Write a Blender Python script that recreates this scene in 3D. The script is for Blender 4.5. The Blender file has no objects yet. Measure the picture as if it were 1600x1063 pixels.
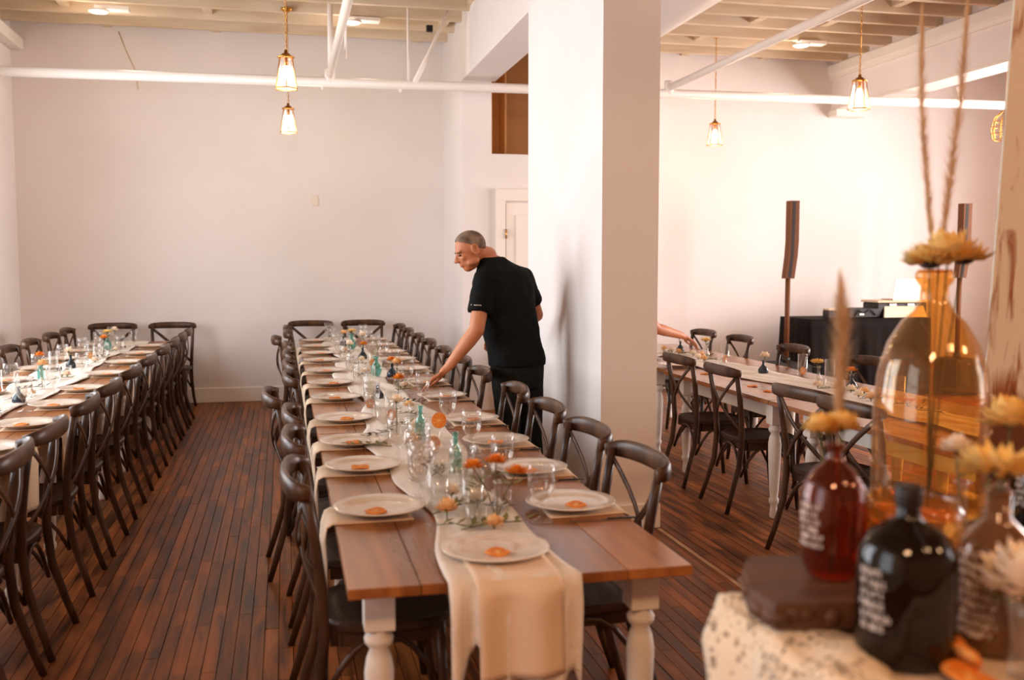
import bpy, math, random
from math import sin, cos, pi, radians as R
from mathutils import Vector, Matrix
random.seed(7)
C = bpy.context.scene.collection
SC = bpy.context.scene

# ------------------------------------------------------------------ camera
cam_d = bpy.data.cameras.new('camera'); cam = bpy.data.objects.new('camera', cam_d); C.objects.link(cam)
SC.camera = cam
cam_d.sensor_width = 36; cam_d.lens = 1550/1600*36; cam_d.clip_start = .05; cam_d.clip_end = 200
cam.location = (0, 0, 1.55)
cam.rotation_euler = (pi/2-math.atan(119.5/1550), 0, -math.atan(355/1550))
cam_d.dof.use_dof = True; cam_d.dof.focus_distance = 5.7; cam_d.dof.aperture_fstop = 2.3

# ------------------------------------------------------------------ world, lights, exposure
w = bpy.data.worlds.new('world'); SC.world = w; w.use_nodes = True
w.node_tree.nodes['Background'].inputs[0].default_value = (.80, .88, 1, 1)
w.node_tree.nodes['Background'].inputs[1].default_value = .6
SC.view_settings.view_transform = 'Standard'; SC.view_settings.look = 'None'
SC.view_settings.exposure = 0.0; SC.view_settings.gamma = 1; SC.view_settings.use_curve_mapping = False
SC.cycles.max_bounces = 10; SC.cycles.diffuse_bounces = 5; SC.cycles.glossy_bounces = 4
SC.cycles.transmission_bounces = 10; SC.cycles.transparent_max_bounces = 24
SC.cycles.caustics_reflective = False; SC.cycles.caustics_refractive = False
SC.cycles.sample_clamp_indirect = 6

# warm ceiling lamps over the front of the room, behind the camera
def area(name, loc, rot, sx, sy, energy, col):
    d = bpy.data.lights.new(name, 'AREA'); d.shape = 'RECTANGLE'; d.size = sx; d.size_y = sy
    d.energy = energy; d.color = col
    o = bpy.data.objects.new(name, d); C.objects.link(o); o.location = loc; o.rotation_euler = rot
    return o
# daylight through the windows of the left wall and of the right wall (all outside the frame)
WIN_L = [(-.2, 1.8), (3.9, 6.3), (6.9, 9.1)]
WIN_R = [(-.2, 2.2), (4.4, 6.8), (7.3, 9.5)]
for a, b in WIN_L:
    area('window_daylight', (-3.05, (a+b)/2, 2.05), (0, -pi/2, 0), 2.3, b-a, 190 if a > 3 else 60, (.90, .93, 1))
for a, b in WIN_R:
    area('window_daylight', (9.55, (a+b)/2, 2.1), (0, pi/2, 0), 2.4, b-a, 450 if a > 3 else 80, (1, .92, .92))

for x_, y_ in ((-.8, -1.2), (2.2, -1.2), (5.4, -1.0)):
    area('front_ceiling_lamp', (x_, y_, 3.85), (.5, 0, 0), .9, .5, 80, (1, .56, .28))

# ------------------------------------------------------------------ helpers
def lin(c):
    c = c/255.0
    return c/12.92 if c <= .04045 else ((c+.055)/1.055)**2.4
def rgb(r, g, b): return (lin(r), lin(g), lin(b), 1)

def mat(name, col, rough=.5, metal=0, spec=.5, emit=None, estr=0, noise=None, bump=0, trans=0, ior=1.45, scale=8, stretch=(1, 1, 1), coat=0, sub=0):
    m = bpy.data.materials.new(name); m.use_nodes = True
    nt = m.node_tree; b = nt.nodes['Principled BSDF']
    b.inputs['Base Color'].default_value = col; b.inputs['Roughness'].default_value = rough
    b.inputs['Metallic'].default_value = metal; b.inputs['Specular IOR Level'].default_value = spec
    b.inputs['Coat Weight'].default_value = coat; b.inputs['Coat Roughness'].default_value = .15
    b.inputs['Transmission Weight'].default_value = trans; b.inputs['IOR'].default_value = ior
    if sub: b.inputs['Subsurface Weight'].default_value = sub; b.inputs['Subsurface Radius'].default_value = (.02, .008, .004)
    if emit: b.inputs['Emission Color'].default_value = emit; b.inputs['Emission Strength'].default_value = estr
    if noise or bump:
        tc = nt.nodes.new('ShaderNodeTexCoord'); mp = nt.nodes.new('ShaderNodeMapping'); mp.inputs['Scale'].default_value = stretch
        nt.links.new(tc.outputs['Object'], mp.inputs[0])
        n = nt.nodes.new('ShaderNodeTexNoise'); n.inputs['Scale'].default_value = scale; n.inputs['Detail'].default_value = 6
        nt.links.new(mp.outputs[0], n.inputs['Vector'])
        if noise:
            r = nt.nodes.new('ShaderNodeValToRGB'); r.color_ramp.elements[0].position = .32; r.color_ramp.elements[1].position = .68
            r.color_ramp.elements[0].color = col; r.color_ramp.elements[1].color = noise
            nt.links.new(n.outputs[0], r.inputs[0]); nt.links.new(r.outputs[0], b.inputs['Base Color'])
        if bump:
            bp = nt.nodes.new('ShaderNodeBump'); bp.inputs['Strength'].default_value = bump; bp.inputs['Distance'].default_value = .01
            nt.links.new(n.outputs[0], bp.inputs['Height']); nt.links.new(bp.outputs[0], b.inputs['Normal'])
    return m

def glass(name, tint, refl=1.0, density=.0):
    """thin blown glass: tinted see-through body with a Fresnel gloss"""
    m = bpy.data.materials.new(name); m.use_nodes = True; nt = m.node_tree; nt.nodes.clear()
    o = nt.nodes.new('ShaderNodeOutputMaterial'); tr = nt.nodes.new('ShaderNodeBsdfTransparent'); tr.inputs[0].default_value = tint
    g = nt.nodes.new('ShaderNodeBsdfGlossy'); g.inputs['Roughness'].default_value = .04; g.inputs[0].default_value = (1, 1, 1, 1)
    lw_ = nt.nodes.new('ShaderNodeLayerWeight'); lw = nt.nodes.new('ShaderNodeMath'); lw.operation = 'POWER'; lw.inputs[1].default_value = 3.5; nt.links.new(lw_.outputs['Facing'], lw.inputs[0])
    mu = nt.nodes.new('ShaderNodeMath'); mu.operation = 'MULTIPLY_ADD'; mu.inputs[1].default_value = refl; mu.inputs[2].default_value = .035
    mx = nt.nodes.new('ShaderNodeMixShader')
    nt.links.new(lw.outputs[0], mu.inputs[0]); nt.links.new(mu.outputs[0], mx.inputs[0])
    if density:
        df = nt.nodes.new('ShaderNodeBsdfDiffuse'); df.inputs[0].default_value = tint
        m2 = nt.nodes.new('ShaderNodeMixShader'); m2.inputs[0].default_value = density
        nt.links.new(tr.outputs[0], m2.inputs[1]); nt.links.new(df.outputs[0], m2.inputs[2]); nt.links.new(m2.outputs[0], mx.inputs[1])
    else:
        nt.links.new(tr.outputs[0], mx.inputs[1])
    nt.links.new(g.outputs[0], mx.inputs[2]); nt.links.new(mx.outputs[0], o.inputs[0])
    return m

def wood(name, c1, c2, rough=.4, scale=6, stretch=(1, .12, 1), coat=0, rnd=.25, attr=False, bump=.15, spec=.5):
    """planks: fine grain along local Y, tone varying from piece to piece"""
    m = bpy.data.materials.new(name); m.use_nodes = True; nt = m.node_tree; b = nt.nodes['Principled BSDF']; L = nt.links.new
    tc = nt.nodes.new('ShaderNodeTexCoord'); mp = nt.nodes.new('ShaderNodeMapping'); mp.inputs['Scale'].default_value = stretch
    L(tc.outputs['Object'], mp.inputs[0])
    n = nt.nodes.new('ShaderNodeTexNoise'); n.inputs['Scale'].default_value = scale; n.inputs['Detail'].default_value = 8; n.inputs['Distortion'].default_value = .6
    L(mp.outputs[0], n.inputs['Vector'])
    r = nt.nodes.new('ShaderNodeValToRGB'); r.color_ramp.elements[0].position = .3; r.color_ramp.elements[1].position = .7
    r.color_ramp.elements[0].color = c1; r.color_ramp.elements[1].color = c2
    L(n.outputs[0], r.inputs[0])
    hs = nt.nodes.new('ShaderNodeHueSaturation'); mr = nt.nodes.new('ShaderNodeMapRange')
    mr.inputs['To Min'].default_value = 1-rnd; mr.inputs['To Max'].default_value = 1+rnd
    if attr:
        at = nt.nodes.new('ShaderNodeAttribute'); at.attribute_name = 'tone'; src = at.outputs['Fac']
    else:
        oi = nt.nodes.new('ShaderNodeObjectInfo'); src = oi.outputs['Random']
    L(src, mr.inputs['Value']); L(mr.outputs[0], hs.inputs['Value']); L(r.outputs[0], hs.inputs['Color']); L(hs.outputs[0], b.inputs['Base Color'])
    b.inputs['Roughness'].default_value = rough; b.inputs['Coat Weight'].default_value = coat; b.inputs['Specular IOR Level'].default_value = spec
    b.inputs['Coat Roughness'].default_value = .25
    rr = nt.nodes.new('ShaderNodeMapRange'); rr.inputs['To Min'].default_value = rough-.08; rr.inputs['To Max'].default_value = rough+.14
    L(n.outputs[0], rr.inputs['Value']); L(rr.outputs[0], b.inputs['Roughness'])
    if bump:
        bp = nt.nodes.new('ShaderNodeBump'); bp.inputs['Strength'].default_value = bump; bp.inputs['Distance'].default_value = .004
        L(n.outputs[0], bp.inputs['Height']); L(bp.outputs[0], b.inputs['Normal'])
    return m

M = {}
M['wall'] = mat('painted_plaster', rgb(236, 229, 226), .65, noise=rgb(230, 223, 219), scale=1.2, spec=.25)
M['wallr'] = mat('painted_plaster_warm', rgb(243, 232, 228), .65, noise=rgb(238, 226, 221), scale=1.2, spec=.25)
M['trim'] = mat('white_trim_paint', rgb(240, 232, 222), .45)
M['pipe'] = mat('white_pipe_paint', rgb(242, 233, 224), .35)
M['joist'] = mat('painted_joist', rgb(226, 208, 182), .7, noise=rgb(206, 180, 146), scale=3, stretch=(.4, 3, 3))
M['deck'] = wood('aged_deck_boards', rgb(124, 90, 60), rgb(196, 164, 128), .8, 2.2, (1.5, .6, 1), rnd=.12, bump=0)
M['floor'] = wood('oak_floor', rgb(66, 34, 14), rgb(158, 90, 42), .40, 9, (2.2, .22, 1), rnd=.34, attr=True, bump=.25, spec=.22)
M['gap'] = mat('dark_floor_gap', rgb(22, 12, 7), .9)
M['chair'] = mat('chair_wood', rgb(40, 24, 14), .36, spec=.35, noise=rgb(88, 60, 40), scale=14, stretch=(1, 1, .3), bump=.08)
M['seat'] = mat('chair_seat_wood', rgb(44, 26, 16), .45, spec=.35, noise=rgb(66, 42, 26), scale=14, stretch=(3, .6, 1))
M['top'] = wood('farm_tabletop', rgb(108, 60, 26), rgb(172, 110, 58), .26, 5, (2.4, .18, 1), rnd=.16, bump=.10, spec=.5, coat=.2)
M['white'] = mat('chalk_white_paint', rgb(233, 226, 216), .5, noise=rgb(222, 212, 198), scale=10)
M['plate'] = mat('glazed_stoneware', rgb(226, 212, 196), .12, noise=rgb(212, 194, 176), scale=22)
M['napkin'] = mat('cream_linen', rgb(226, 200, 172), .9, bump=.2, scale=120, sub=.0)
M['gauze'] = mat('white_gauze', rgb(240, 230, 218), .9, bump=.5, scale=60)
M['steel'] = mat('brushed_steel', rgb(190, 178, 165), .25, 1)
M['darksteel'] = mat('dark_flatware', rgb(70, 58, 48), .3, .9)
M['orange'] = mat('dried_orange_flesh', rgb(240, 150, 46), .55, noise=rgb(226, 116, 26), scale=60)
M['rind'] = mat('dried_orange_rind', rgb(226, 136, 50), .6)
M['pith'] = mat('dried_orange_pith', rgb(240, 196, 120), .6)
M['gobl'] = glass('clear_goblet_glass', (.975, .97, .965, 1), .55, .02)
M['clear'] = glass('clear_vase_glass', (.965, .965, .955, 1), .55, .02)
M['water'] = glass('water', (.96, .95, .93, 1), .35)
M['teal'] = glass('teal_glass', (.60, .83, .80, 1), .7, .05)
M['navy'] = glass('dark_blue_glass', (.06, .09, .12, 1), .6, .35)
M['amber'] = glass('amber_glass', (.96, .78, .49, 1), .7, .03)
M['redamber'] = glass('red_amber_glass', (.70, .22, .08, 1), .6, .04)
M['brownglass'] = glass('dark_brown_glass', (.04, .02, .010, 1), .45, .15)
M['browng2'] = glass('brown_amber_glass', (.62, .36, .18, 1), .8, .15)
M['brass'] = mat('brushed_brass', rgb(205, 150, 75), .28, 1)
M['lampglass'] = glass('lantern_glass', (.97, .96, .96, 1), 1.0, .10)
M['bulb'] = mat('glowing_bulb', (1, .9, .8, 1), .5, emit=(1, .82, .66, 1), estr=22)
M['led'] = mat('lit_disc', (1, .95, .9, 1), .5, emit=(1, .93, .86, 1), estr=9)
M['screen'] = mat('laptop_lid', rgb(246, 238, 230), .5)
M['black'] = mat('black_plastic', rgb(24, 17, 13), .5)
M['blackcloth'] = mat('black_tablecloth', rgb(14, 8, 6), .8, spec=.15, noise=rgb(26, 15, 10), scale=5)
M['speaker'] = mat('speaker_cabinet', rgb(104, 62, 34), .6, spec=.2)
M['speakerd'] = mat('speaker_grille', rgb(30, 18, 11), .7)
M['shirt'] = mat('black_cotton', rgb(9, 10, 8), .85, spec=.2, bump=.2, scale=30)
M['jean'] = mat('dark_denim', rgb(20, 21, 20), .9, noise=rgb(32, 32, 30), scale=40, spec=.2)
M['skin'] = mat('skin', rgb(198, 132, 92), .5, noise=rgb(184, 112, 74), scale=9, sub=.05)
M['hair'] = mat('grey_hair', rgb(80, 60, 46), .8, noise=rgb(146, 122, 102), scale=18, stretch=(1, 1, 1), bump=.8)
M['hairw'] = mat('white_hair', rgb(214, 196, 180), .8, bump=.8, scale=60)
M['brow'] = mat('brow_hair', rgb(120, 90, 68), .8)
M['eye'] = mat('eye', rgb(40, 24, 16), .3)
M['shoe'] = mat('dark_shoe_leather', rgb(20, 14, 10), .5)
M['grey'] = mat('pale_grey_tab', rgb(200, 186, 176), .7)
M['pet_o'] = mat('orange_petal', rgb(244, 158, 46), .7, noise=rgb(222, 112, 24), scale=30)
M['pet_y'] = mat('yellow_petal', rgb(248, 216, 140), .7, noise=rgb(236, 186, 92), scale=14)
M['pet_w'] = mat('cream_petal', rgb(244, 226, 202), .7, sub=.0)
M['pet_p'] = mat('peach_petal', rgb(240, 196, 140), .7)
M['leaf'] = mat('olive_leaf', rgb(96, 96, 48), .6, noise=rgb(128, 122, 66), scale=10)
M['leafd'] = mat('dark_leaf', rgb(52, 42, 32), .6)
M['stem'] = mat('green_stem', rgb(88, 84, 40), .6)
M['pampas'] = mat('pampas_plume', rgb(230, 202, 164), .95, noise=rgb(206, 168, 122), scale=40, stretch=(1, 1, .2))
M['slab'] = wood('rustic_slab', rgb(62, 36, 20), rgb(116, 74, 44), .6, 7, (.3, 2.2, 1), rnd=.05, bump=.8)
M['fgtop'] = wood('washed_table_boards', rgb(196, 168, 140), rgb(226, 206, 184), .5, 4, (.3, 2, 1), rnd=.08, bump=.3)
M['letter'] = mat('white_hand_lettering', rgb(225, 218, 214), .7)
M['outlet'] = mat('switch_plate', rgb(232, 220, 208), .4)

def lace_mat():
    m = bpy.data.materials.new('cotton_lace'); m.use_nodes = True; nt = m.node_tree; L = nt.links.new
    b = nt.nodes['Principled BSDF']; b.inputs['Base Color'].default_value = rgb(236, 216, 188); b.inputs['Roughness'].default_value = .9
    tc = nt.nodes.new('ShaderNodeTexCoord'); v = nt.nodes.new('ShaderNodeTexVoronoi'); v.inputs['Scale'].default_value = 55
    v.feature = 'DISTANCE_TO_EDGE'
    L(tc.outputs['Object'], v.inputs['Vector'])
    n = nt.nodes.new('ShaderNodeTexNoise'); n.inputs['Scale'].default_value = 16; L(tc.outputs['Object'], n.inputs['Vector'])
    mm = nt.nodes.new('ShaderNodeMath'); mm.operation = 'MULTIPLY_ADD'; mm.inputs[1].default_value = 1.3; mm.inputs[2].default_value = -.42
    L(n.outputs[0], mm.inputs[0])
    gt = nt.nodes.new('ShaderNodeMath'); gt.operation = 'GREATER_THAN'; L(mm.outputs[0], gt.inputs[0]); L(v.outputs['Distance'], gt.inputs[1])
    inv = nt.nodes.new('ShaderNodeMath'); inv.operation = 'MAXIMUM'; L(gt.outputs[0], inv.inputs[0]); inv.inputs[1].default_value = .22
    L(inv.outputs[0], b.inputs['Alpha'])
    return m
M['lace'] = lace_mat()
def gauze_mat():
    m = M['gauze']; nt = m.node_tree; b = nt.nodes['Principled BSDF']; b.inputs['Alpha'].default_value = .88
gauze_mat()
def peel_mat():
    m = bpy.data.materials.new('peeling_white_paint'); m.use_nodes = True; nt = m.node_tree; L = nt.links.new
    b = nt.nodes['Principled BSDF']; b.inputs['Roughness'].default_value = .8
    tc = nt.nodes.new('ShaderNodeTexCoord'); mp = nt.nodes.new('ShaderNodeMapping'); mp.inputs['Scale'].default_value = (9, 9, 1.6); L(tc.outputs['Object'], mp.inputs[0])
    n = nt.nodes.new('ShaderNodeTexNoise'); n.inputs['Scale'].default_value = 1.6; n.inputs['Detail'].default_value = 6; n.inputs['Distortion'].default_value = 1.5; L(mp.outputs[0], n.inputs['Vector'])
    sx = nt.nodes.new('ShaderNodeSeparateXYZ'); L(tc.outputs['Object'], sx.inputs[0])
    mr = nt.nodes.new('ShaderNodeMapRange'); mr.inputs['From Min'].default_value = .85; mr.inputs['From Max'].default_value = 1.22; mr.inputs['To Min'].default_value = .45; mr.inputs['To Max'].default_value = -.06
    L(sx.outputs['Z'], mr.inputs['Value'])
    ad = nt.nodes.new('ShaderNodeMath'); L(n.outputs[0], ad.inputs[0]); L(mr.outputs[0], ad.inputs[1])
    r = nt.nodes.new('ShaderNodeValToRGB'); e = r.color_ramp.elements
    e[0].position = .48; e[0].color = rgb(214, 200, 178); e[1].position = .60; e[1].color = rgb(150, 92, 52)
    e2 = e.new(.72); e2.color = rgb(100, 52, 26)
    L(ad.outputs[0], r.inputs[0]); L(r.outputs[0], b.inputs['Base Color'])
    return m
M['peel'] = peel_mat()

class MB:
    def __init__(s): s.v = []; s.f = []; s.sm = []; s.tone = []
    def add(s, vs, fs, smooth=False, tone=0.5):
        o = len(s.v); s.v += [tuple(p) for p in vs]
        for f in fs: s.f.append(tuple(i+o for i in f)); s.sm.append(smooth); s.tone.append(tone)
        return s
    def box(s, x0, x1, y0, y1, z0, z1, tone=.5, mtx=None, bev=0):
        if bev:
            b = bev
            vs = []
            for z, k in ((z0, b), (z0+b, 0), (z1-b, 0), (z1, b)):
                vs += [(x0+k, y0+k, z), (x1-k, y0+k, z), (x1-k, y1-k, z), (x0+k, y1-k, z)]
            fs = [(3, 2, 1, 0), (12, 13, 14, 15)]
            for r in range(3):
                for i in range(4):
                    j = (i+1) % 4; fs.append((r*4+i, r*4+j, r*4+4+j, r*4+4+i))
        else:
            vs = [(x0, y0, z0), (x1, y0, z0), (x1, y1, z0), (x0, y1, z0), (x0, y0, z1), (x1, y0, z1), (x1, y1, z1), (x0, y1, z1)]
            fs = [(3, 2, 1, 0), (4, 5, 6, 7), (0, 1, 5, 4), (1, 2, 6, 5), (2, 3, 7, 6), (3, 0, 4, 7)]
        if mtx: vs = [mtx @ Vector(p) for p in vs]
        return s.add(vs, fs, False, tone)
    def tube(s, pts, rad, seg=8, rad2=None, flat=None, cap=True, smooth=True, closed=False):
        """sweep; rad number/list; rad2 second half-width along the normal; flat = preferred normal direction"""
        P = [Vector(p) for p in pts]; n = len(P)
        ra = rad if isinstance(rad, (list, tuple)) else [rad]*n
        rb = ra if rad2 is None else (rad2 if isinstance(rad2, (list, tuple)) else [rad2]*n)
        up = Vector(flat) if flat else None; vs = []; prev = None
        for i in range(n):
            if closed: t = P[(i+1) % n]-P[i-1]
            else: t = P[min(i+1, n-1)]-P[max(i-1, 0)]
            t.normalize()
            if up is not None:
                a = up - t*up.dot(t)
                if a.length < 1e-4: a = t.orthogonal()
            elif prev is None: a = t.orthogonal()
            else:
                a = prev - t*prev.dot(t)
                if a.length < 1e-5: a = t.orthogonal()
            a.normalize(); prev = a; b = t.cross(a)
            for k in range(seg):
                an = 2*pi*(k+.5)/seg
                vs.append(P[i]+a*cos(an)*rb[i]+b*sin(an)*ra[i])
        fs = []
        for i in range(n if closed else n-1):
            for k in range(seg):
                j = (i+1) % n
                fs.append((i*seg+k, i*seg+(k+1) % seg, j*seg+(k+1) % seg, j*seg+k))
        if cap and not closed:
            fs.append(tuple(range(seg))[::-1]); fs.append(tuple((n-1)*seg+k for k in range(seg)))
        return s.add(vs, fs, smooth)
    def lathe(s, prof, seg=20, c=(0, 0, 0), smooth=True, cap=True):
        vs = []; n = len(prof)
        for r, z in prof:
            for k in range(seg):
                an = 2*pi*k/seg; vs.append((c[0]+r*cos(an), c[1]+r*sin(an), c[2]+z))
        fs = []
        for i in range(n-1):
            for k in range(seg):
                fs.append((i*seg+k, i*seg+(k+1) % seg, (i+1)*seg+(k+1) % seg, (i+1)*seg+k))
        s.add(vs, fs, smooth)
        if cap:
            if prof[0][0] > 1e-4: s.f.append(tuple(len(s.v)-n*seg+k for k in range(seg))[::-1]); s.sm.append(False); s.tone.append(.5)
            if prof[-1][0] > 1e-4: s.f.append(tuple(len(s.v)-seg+k for k in range(seg))); s.sm.append(False); s.tone.append(.5)
        return s
    def ball(s, c, r, seg=12, rings=8, mtx=None):
        rx, ry, rz = r if isinstance(r, (tuple, list)) else (r, r, r)
        vs = [];
        for i in range(rings+1):
            t = pi*i/rings
            for k in range(seg):
                a = 2*pi*k/seg; vs.append(Vector((rx*sin(t)*cos(a), ry*sin(t)*sin(a), -rz*cos(t))))
        if mtx: vs = [mtx @ p for p in vs]
        vs = [p+Vector(c) for p in vs]
        fs = [(i*seg+k, i*seg+(k+1) % seg, (i+1)*seg+(k+1) % seg, (i+1)*seg+k) for i in range(rings) for k in range(seg)]
        return s.add(vs, fs, True)
    def grid(s, nx, ny, fn, smooth=True):
        vs = [fn(i/(nx-1), j/(ny-1)) for j in range(ny) for i in range(nx)]
        fs = [(j*nx+i, j*nx+i+1, (j+1)*nx+i+1, (j+1)*nx+i) for j in range(ny-1) for i in range(nx-1)]
        return s.add(vs, fs, smooth)
    def mesh(s, name, m):
        me = bpy.data.meshes.new(name); me.from_pydata(s.v, [], s.f); me.materials.append(m)
        me.polygons.foreach_set('use_smooth', s.sm)
        at = me.attributes.new('tone', 'FLOAT', 'FACE'); at.data.foreach_set('value', s.tone)
        me.update(); return me
    def build(s, name, m, parent=None, loc=None, kind=None, label=None):
        o = bpy.data.objects.new(name, s.mesh(name, m)); C.objects.link(o)
        if parent: o.parent = parent
        if loc: o.location = loc
        if kind: o['kind'] = kind
        if label: o['label'] = label
        return o

def tag(o, label=None, cat=None, group=None, kind=None):
    if label: o['label'] = label
    if cat: o['category'] = cat
    if group: o['group'] = group
    if kind: o['kind'] = kind
    return o
def thing(name, label, cat, loc=(0, 0, 0), rz=0, group=None):
    o = bpy.data.objects.new(name, None); C.objects.link(o); o.empty_display_size = .1
    o.location = loc; o.rotation_euler = (0, 0, rz); return tag(o, label, cat, group)
def kids(o): return [c for c in ALLK.get(o.name, [])]
def copy_tree(o, parent=None):
    c = o.copy(); C.objects.link(c)
    if parent: c.parent = parent
    for ch in o.children: copy_tree(ch, c)
    return c
USED = {}
def put(key, maker, loc, rz=0, label=None, group=None, scale=None):
    """first call builds the thing, later calls copy it and its parts"""
    if key not in USED:
        USED[key] = maker(); o = USED[key]
        bpy.context.view_layer.update()
    else: o = copy_tree(USED[key])
    o.location = loc; o.rotation_euler = (0, 0, rz)
    if scale: o.scale = scale if isinstance(scale, (tuple, list)) else (scale,)*3
    else: o.scale = (1, 1, 1)
    if label: o['label'] = label
    if group: o['group'] = group
    return o
ORD = ['nearest', 'second', 'third', 'fourth', 'fifth', 'sixth', 'seventh', 'eighth', 'ninth', 'tenth', 'eleventh', 'twelfth', 'thirteenth', 'fourteenth', 'fifteenth', 'sixteenth', 'seventeenth', 'eighteenth', 'nineteenth', 'twentieth']
def nth(i): return ORD[i] if i < 20 else 'far'
def S(name, mb, m, parent=None):
    o = mb.build(name, m, parent)
    if parent is None: o['kind'] = 'structure'
    return o

# ------------------------------------------------------------------ the room
YB, YF, XL, XR = 11.48, -3.0, -2.75, 9.3
ZJ, ZD = 4.02, 4.26
S('floor', MB().box(XL-.1, XR+.1, YF-.1, YB+.1, -.12, -.014), M['gap'])
floor = bpy.data.objects['floor']
# strip planks running away from the camera
camF = Vector((sin(math.atan(355/1550))*cos(math.atan(119.5/1550)), cos(math.atan(355/1550))*cos(math.atan(119.5/1550)), -sin(math.atan(119.5/1550))))
camR = Vector((cos(math.atan(355/1550)), -sin(math.atan(355/1550)), 0)); camU = camR.cross(camF)
def proj(p):
    v = Vector(p)-Vector((0, 0, 1.55)); z = v.dot(camF)
    if z < .1: return None
    return 800+1550*v.dot(camR)/z, 531.5-1550*v.dot(camU)/z
PW = .0575; planks = []; rest = MB(); x = XL; row = 0
while x < XR:
    y = YF + random.uniform(0, .9)-.9
    while y < YB:
        L = random.choice([.35, .5, .7, .9, 1.2, .6])*random.uniform(.85, 1.15)
        y0, y1 = max(y, YF), min(y+L, YB); y += L
        if y1-y0 < .03: continue
        cx_, cy_ = x+PW/2, (y0+y1)/2; tone = random.random()**1.1
        if random.random() < .05: tone = 1.5
        q = proj((cx_, cy_, 0)); score = 0
        if q and -20 < q[0] < 1620 and q[1] < 1090:
            d = math.hypot(cx_, cy_); score = (y1-y0)/d**3
            if -.95 < cx_ < .12 or (1.0 < cx_ < 2.6 and cy_ < 5.3) or (1.25 < cx_ < 1.8): score *= 3
        planks.append((score, cx_, y0, y1, tone))
    x += PW; row += 1
planks.sort(key=lambda t: -t[0])
for i, (sc, cx_, y0, y1, tone) in enumerate(planks):
    g = .0011+.0012*random.random(); dz = random.uniform(-.0012, .0006)
    tgt = MB() if i < 298 else rest
    tgt.box(cx_-PW/2+g, cx_+PW/2-g, y0+.001, y1-.001, -.016, dz, tone=tone)
    if i < 298: tgt.build('floor_plank', M['floor'], floor)
o = rest.build('floor_planks', M['floor'], floor, kind='stuff')

th = S('trim_floor_strip', MB().box(2.10, 2.124, 3.3, 5.37, -.01, .003), mat('worn_floor_strip', rgb(150, 100, 60), .6, noise=rgb(196, 160, 120), scale=14, stretch=(1, .3, 1)))
# walls
def wall_with_holes(name, axis, pos, th, a0, a1, holes, z1=ZD+.1, m=M['wall'], zh=(.85, 3.25)):
    mb = MB(); cur = a0
    def bx(p0, p1, q0, q1):
        if axis == 'x': mb.box(min(pos, pos+th), max(pos, pos+th), p0, p1, q0, q1)
        else: mb.box(p0, p1, min(pos, pos+th), max(pos, pos+th), q0, q1)
    for h0, h1 in holes:
        bx(cur, h0, 0, z1); bx(h0, h1, 0, zh[0]); bx(h0, h1, zh[1], z1); cur = h1
    bx(cur, a1, 0, z1)
    return S(name, mb, m)
wall_with_holes('wall_back', 'y', YB, .2, XL-.2, XR+.2, [])
wall_with_holes('wall_front', 'y', YF, -.2, XL-.2, XR+.2, [], m=mat('warm_bounce_tan', rgb(196, 150, 112), .8))  # unseen wall behind the camera, tan chosen to bounce warm light forward
wall_with_holes('wall_left', 'x', XL, -.2, YF, YB, WIN_L)
wall_with_holes('wall_right', 'x', XR, .2, YF, YB, WIN_R, m=M['wallr'])
wn = 1
for X, th, wins in ((XL-.08, -.05, WIN_L), (XR+.08, .05, WIN_R)):
    for a, b in wins:
        f = MB(); x0, x1 = sorted((X, X+th))
        for yy in (a, b-.06): f.box(x0, x1, yy, yy+.06, .85, 3.25)
        for zz in (.85, 3.19): f.box(x0, x1, a+.06, b-.06, zz, zz+.06)
        o = S('window_%d' % wn, f, M['trim']); wn += 1
        mu = MB(); mu.box(x0+.01, x1-.01, (a+b)/2-.015, (a+b)/2+.015, .91, 3.19); mu.build('mullion', M['trim'], o)
        mu = MB(); mu.box(x0+.012, x1-.012, a+.06, b-.06, 2.03, 2.06); mu.build('glazing_bar', M['trim'], o)
        mu = MB(); mu.box(X+th/2-.002, X+th/2+.002, a+.06, b-.06, .91, 3.19); mu.build('pane', M['clear'], o)
S('baseboard_back', MB().box(XL, 1.815, YB-.022, YB, 0, .165, bev=.006), M['trim'])
S('baseboard_back_right', MB().box(4.0, XR, YB-.022, YB, 0, .165, bev=.006), M['trim'])
S('baseboard_left', MB().box(XL, XL+.022, YF, YB-.03, 0, .165, bev=.006), M['trim'])
# projecting closet block beside the aisle, with a high opening and a door
cx0, cx1, cy0 = 1.815, 3.95, 10.23
cl = MB()
NX0, NX1, NZ0 = 2.124, 3.3, 2.69
cl.box(cx0, NX0, cy0, YB, 0, ZD); cl.box(NX0, cx1, cy0, YB, 0, NZ0); cl.box(NX1, cx1, cy0, YB, NZ0, ZD)
cl.box(NX0, NX1, cy0+.95, YB, NZ0, ZD)
S('wall_closet', cl, M['wall'])
S('trim_1', MB().box(NX0, NX1, cy0+.02, cy0+.95, ZD-.08, ZD), M['deck'])
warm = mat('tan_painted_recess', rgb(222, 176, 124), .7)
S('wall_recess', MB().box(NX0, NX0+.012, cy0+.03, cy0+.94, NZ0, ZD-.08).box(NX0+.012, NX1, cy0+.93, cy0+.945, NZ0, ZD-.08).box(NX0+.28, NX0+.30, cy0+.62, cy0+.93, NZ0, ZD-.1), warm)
dr = S('door_1', MB().box(2.274, 3.08, cy0-.03, cy0, 0.005, 2.18), M['trim'])
cs = MB().box(2.171, 2.262, cy0-.05, cy0, 0, 2.33, bev=.008).box(3.09, 3.18, cy0-.05, cy0, 0, 2.33, bev=.008).box(2.262, 3.09, cy0-.049, cy0, 2.2, 2.33, bev=.008)
cs.build('door_casing', M['trim'], dr)
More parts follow.
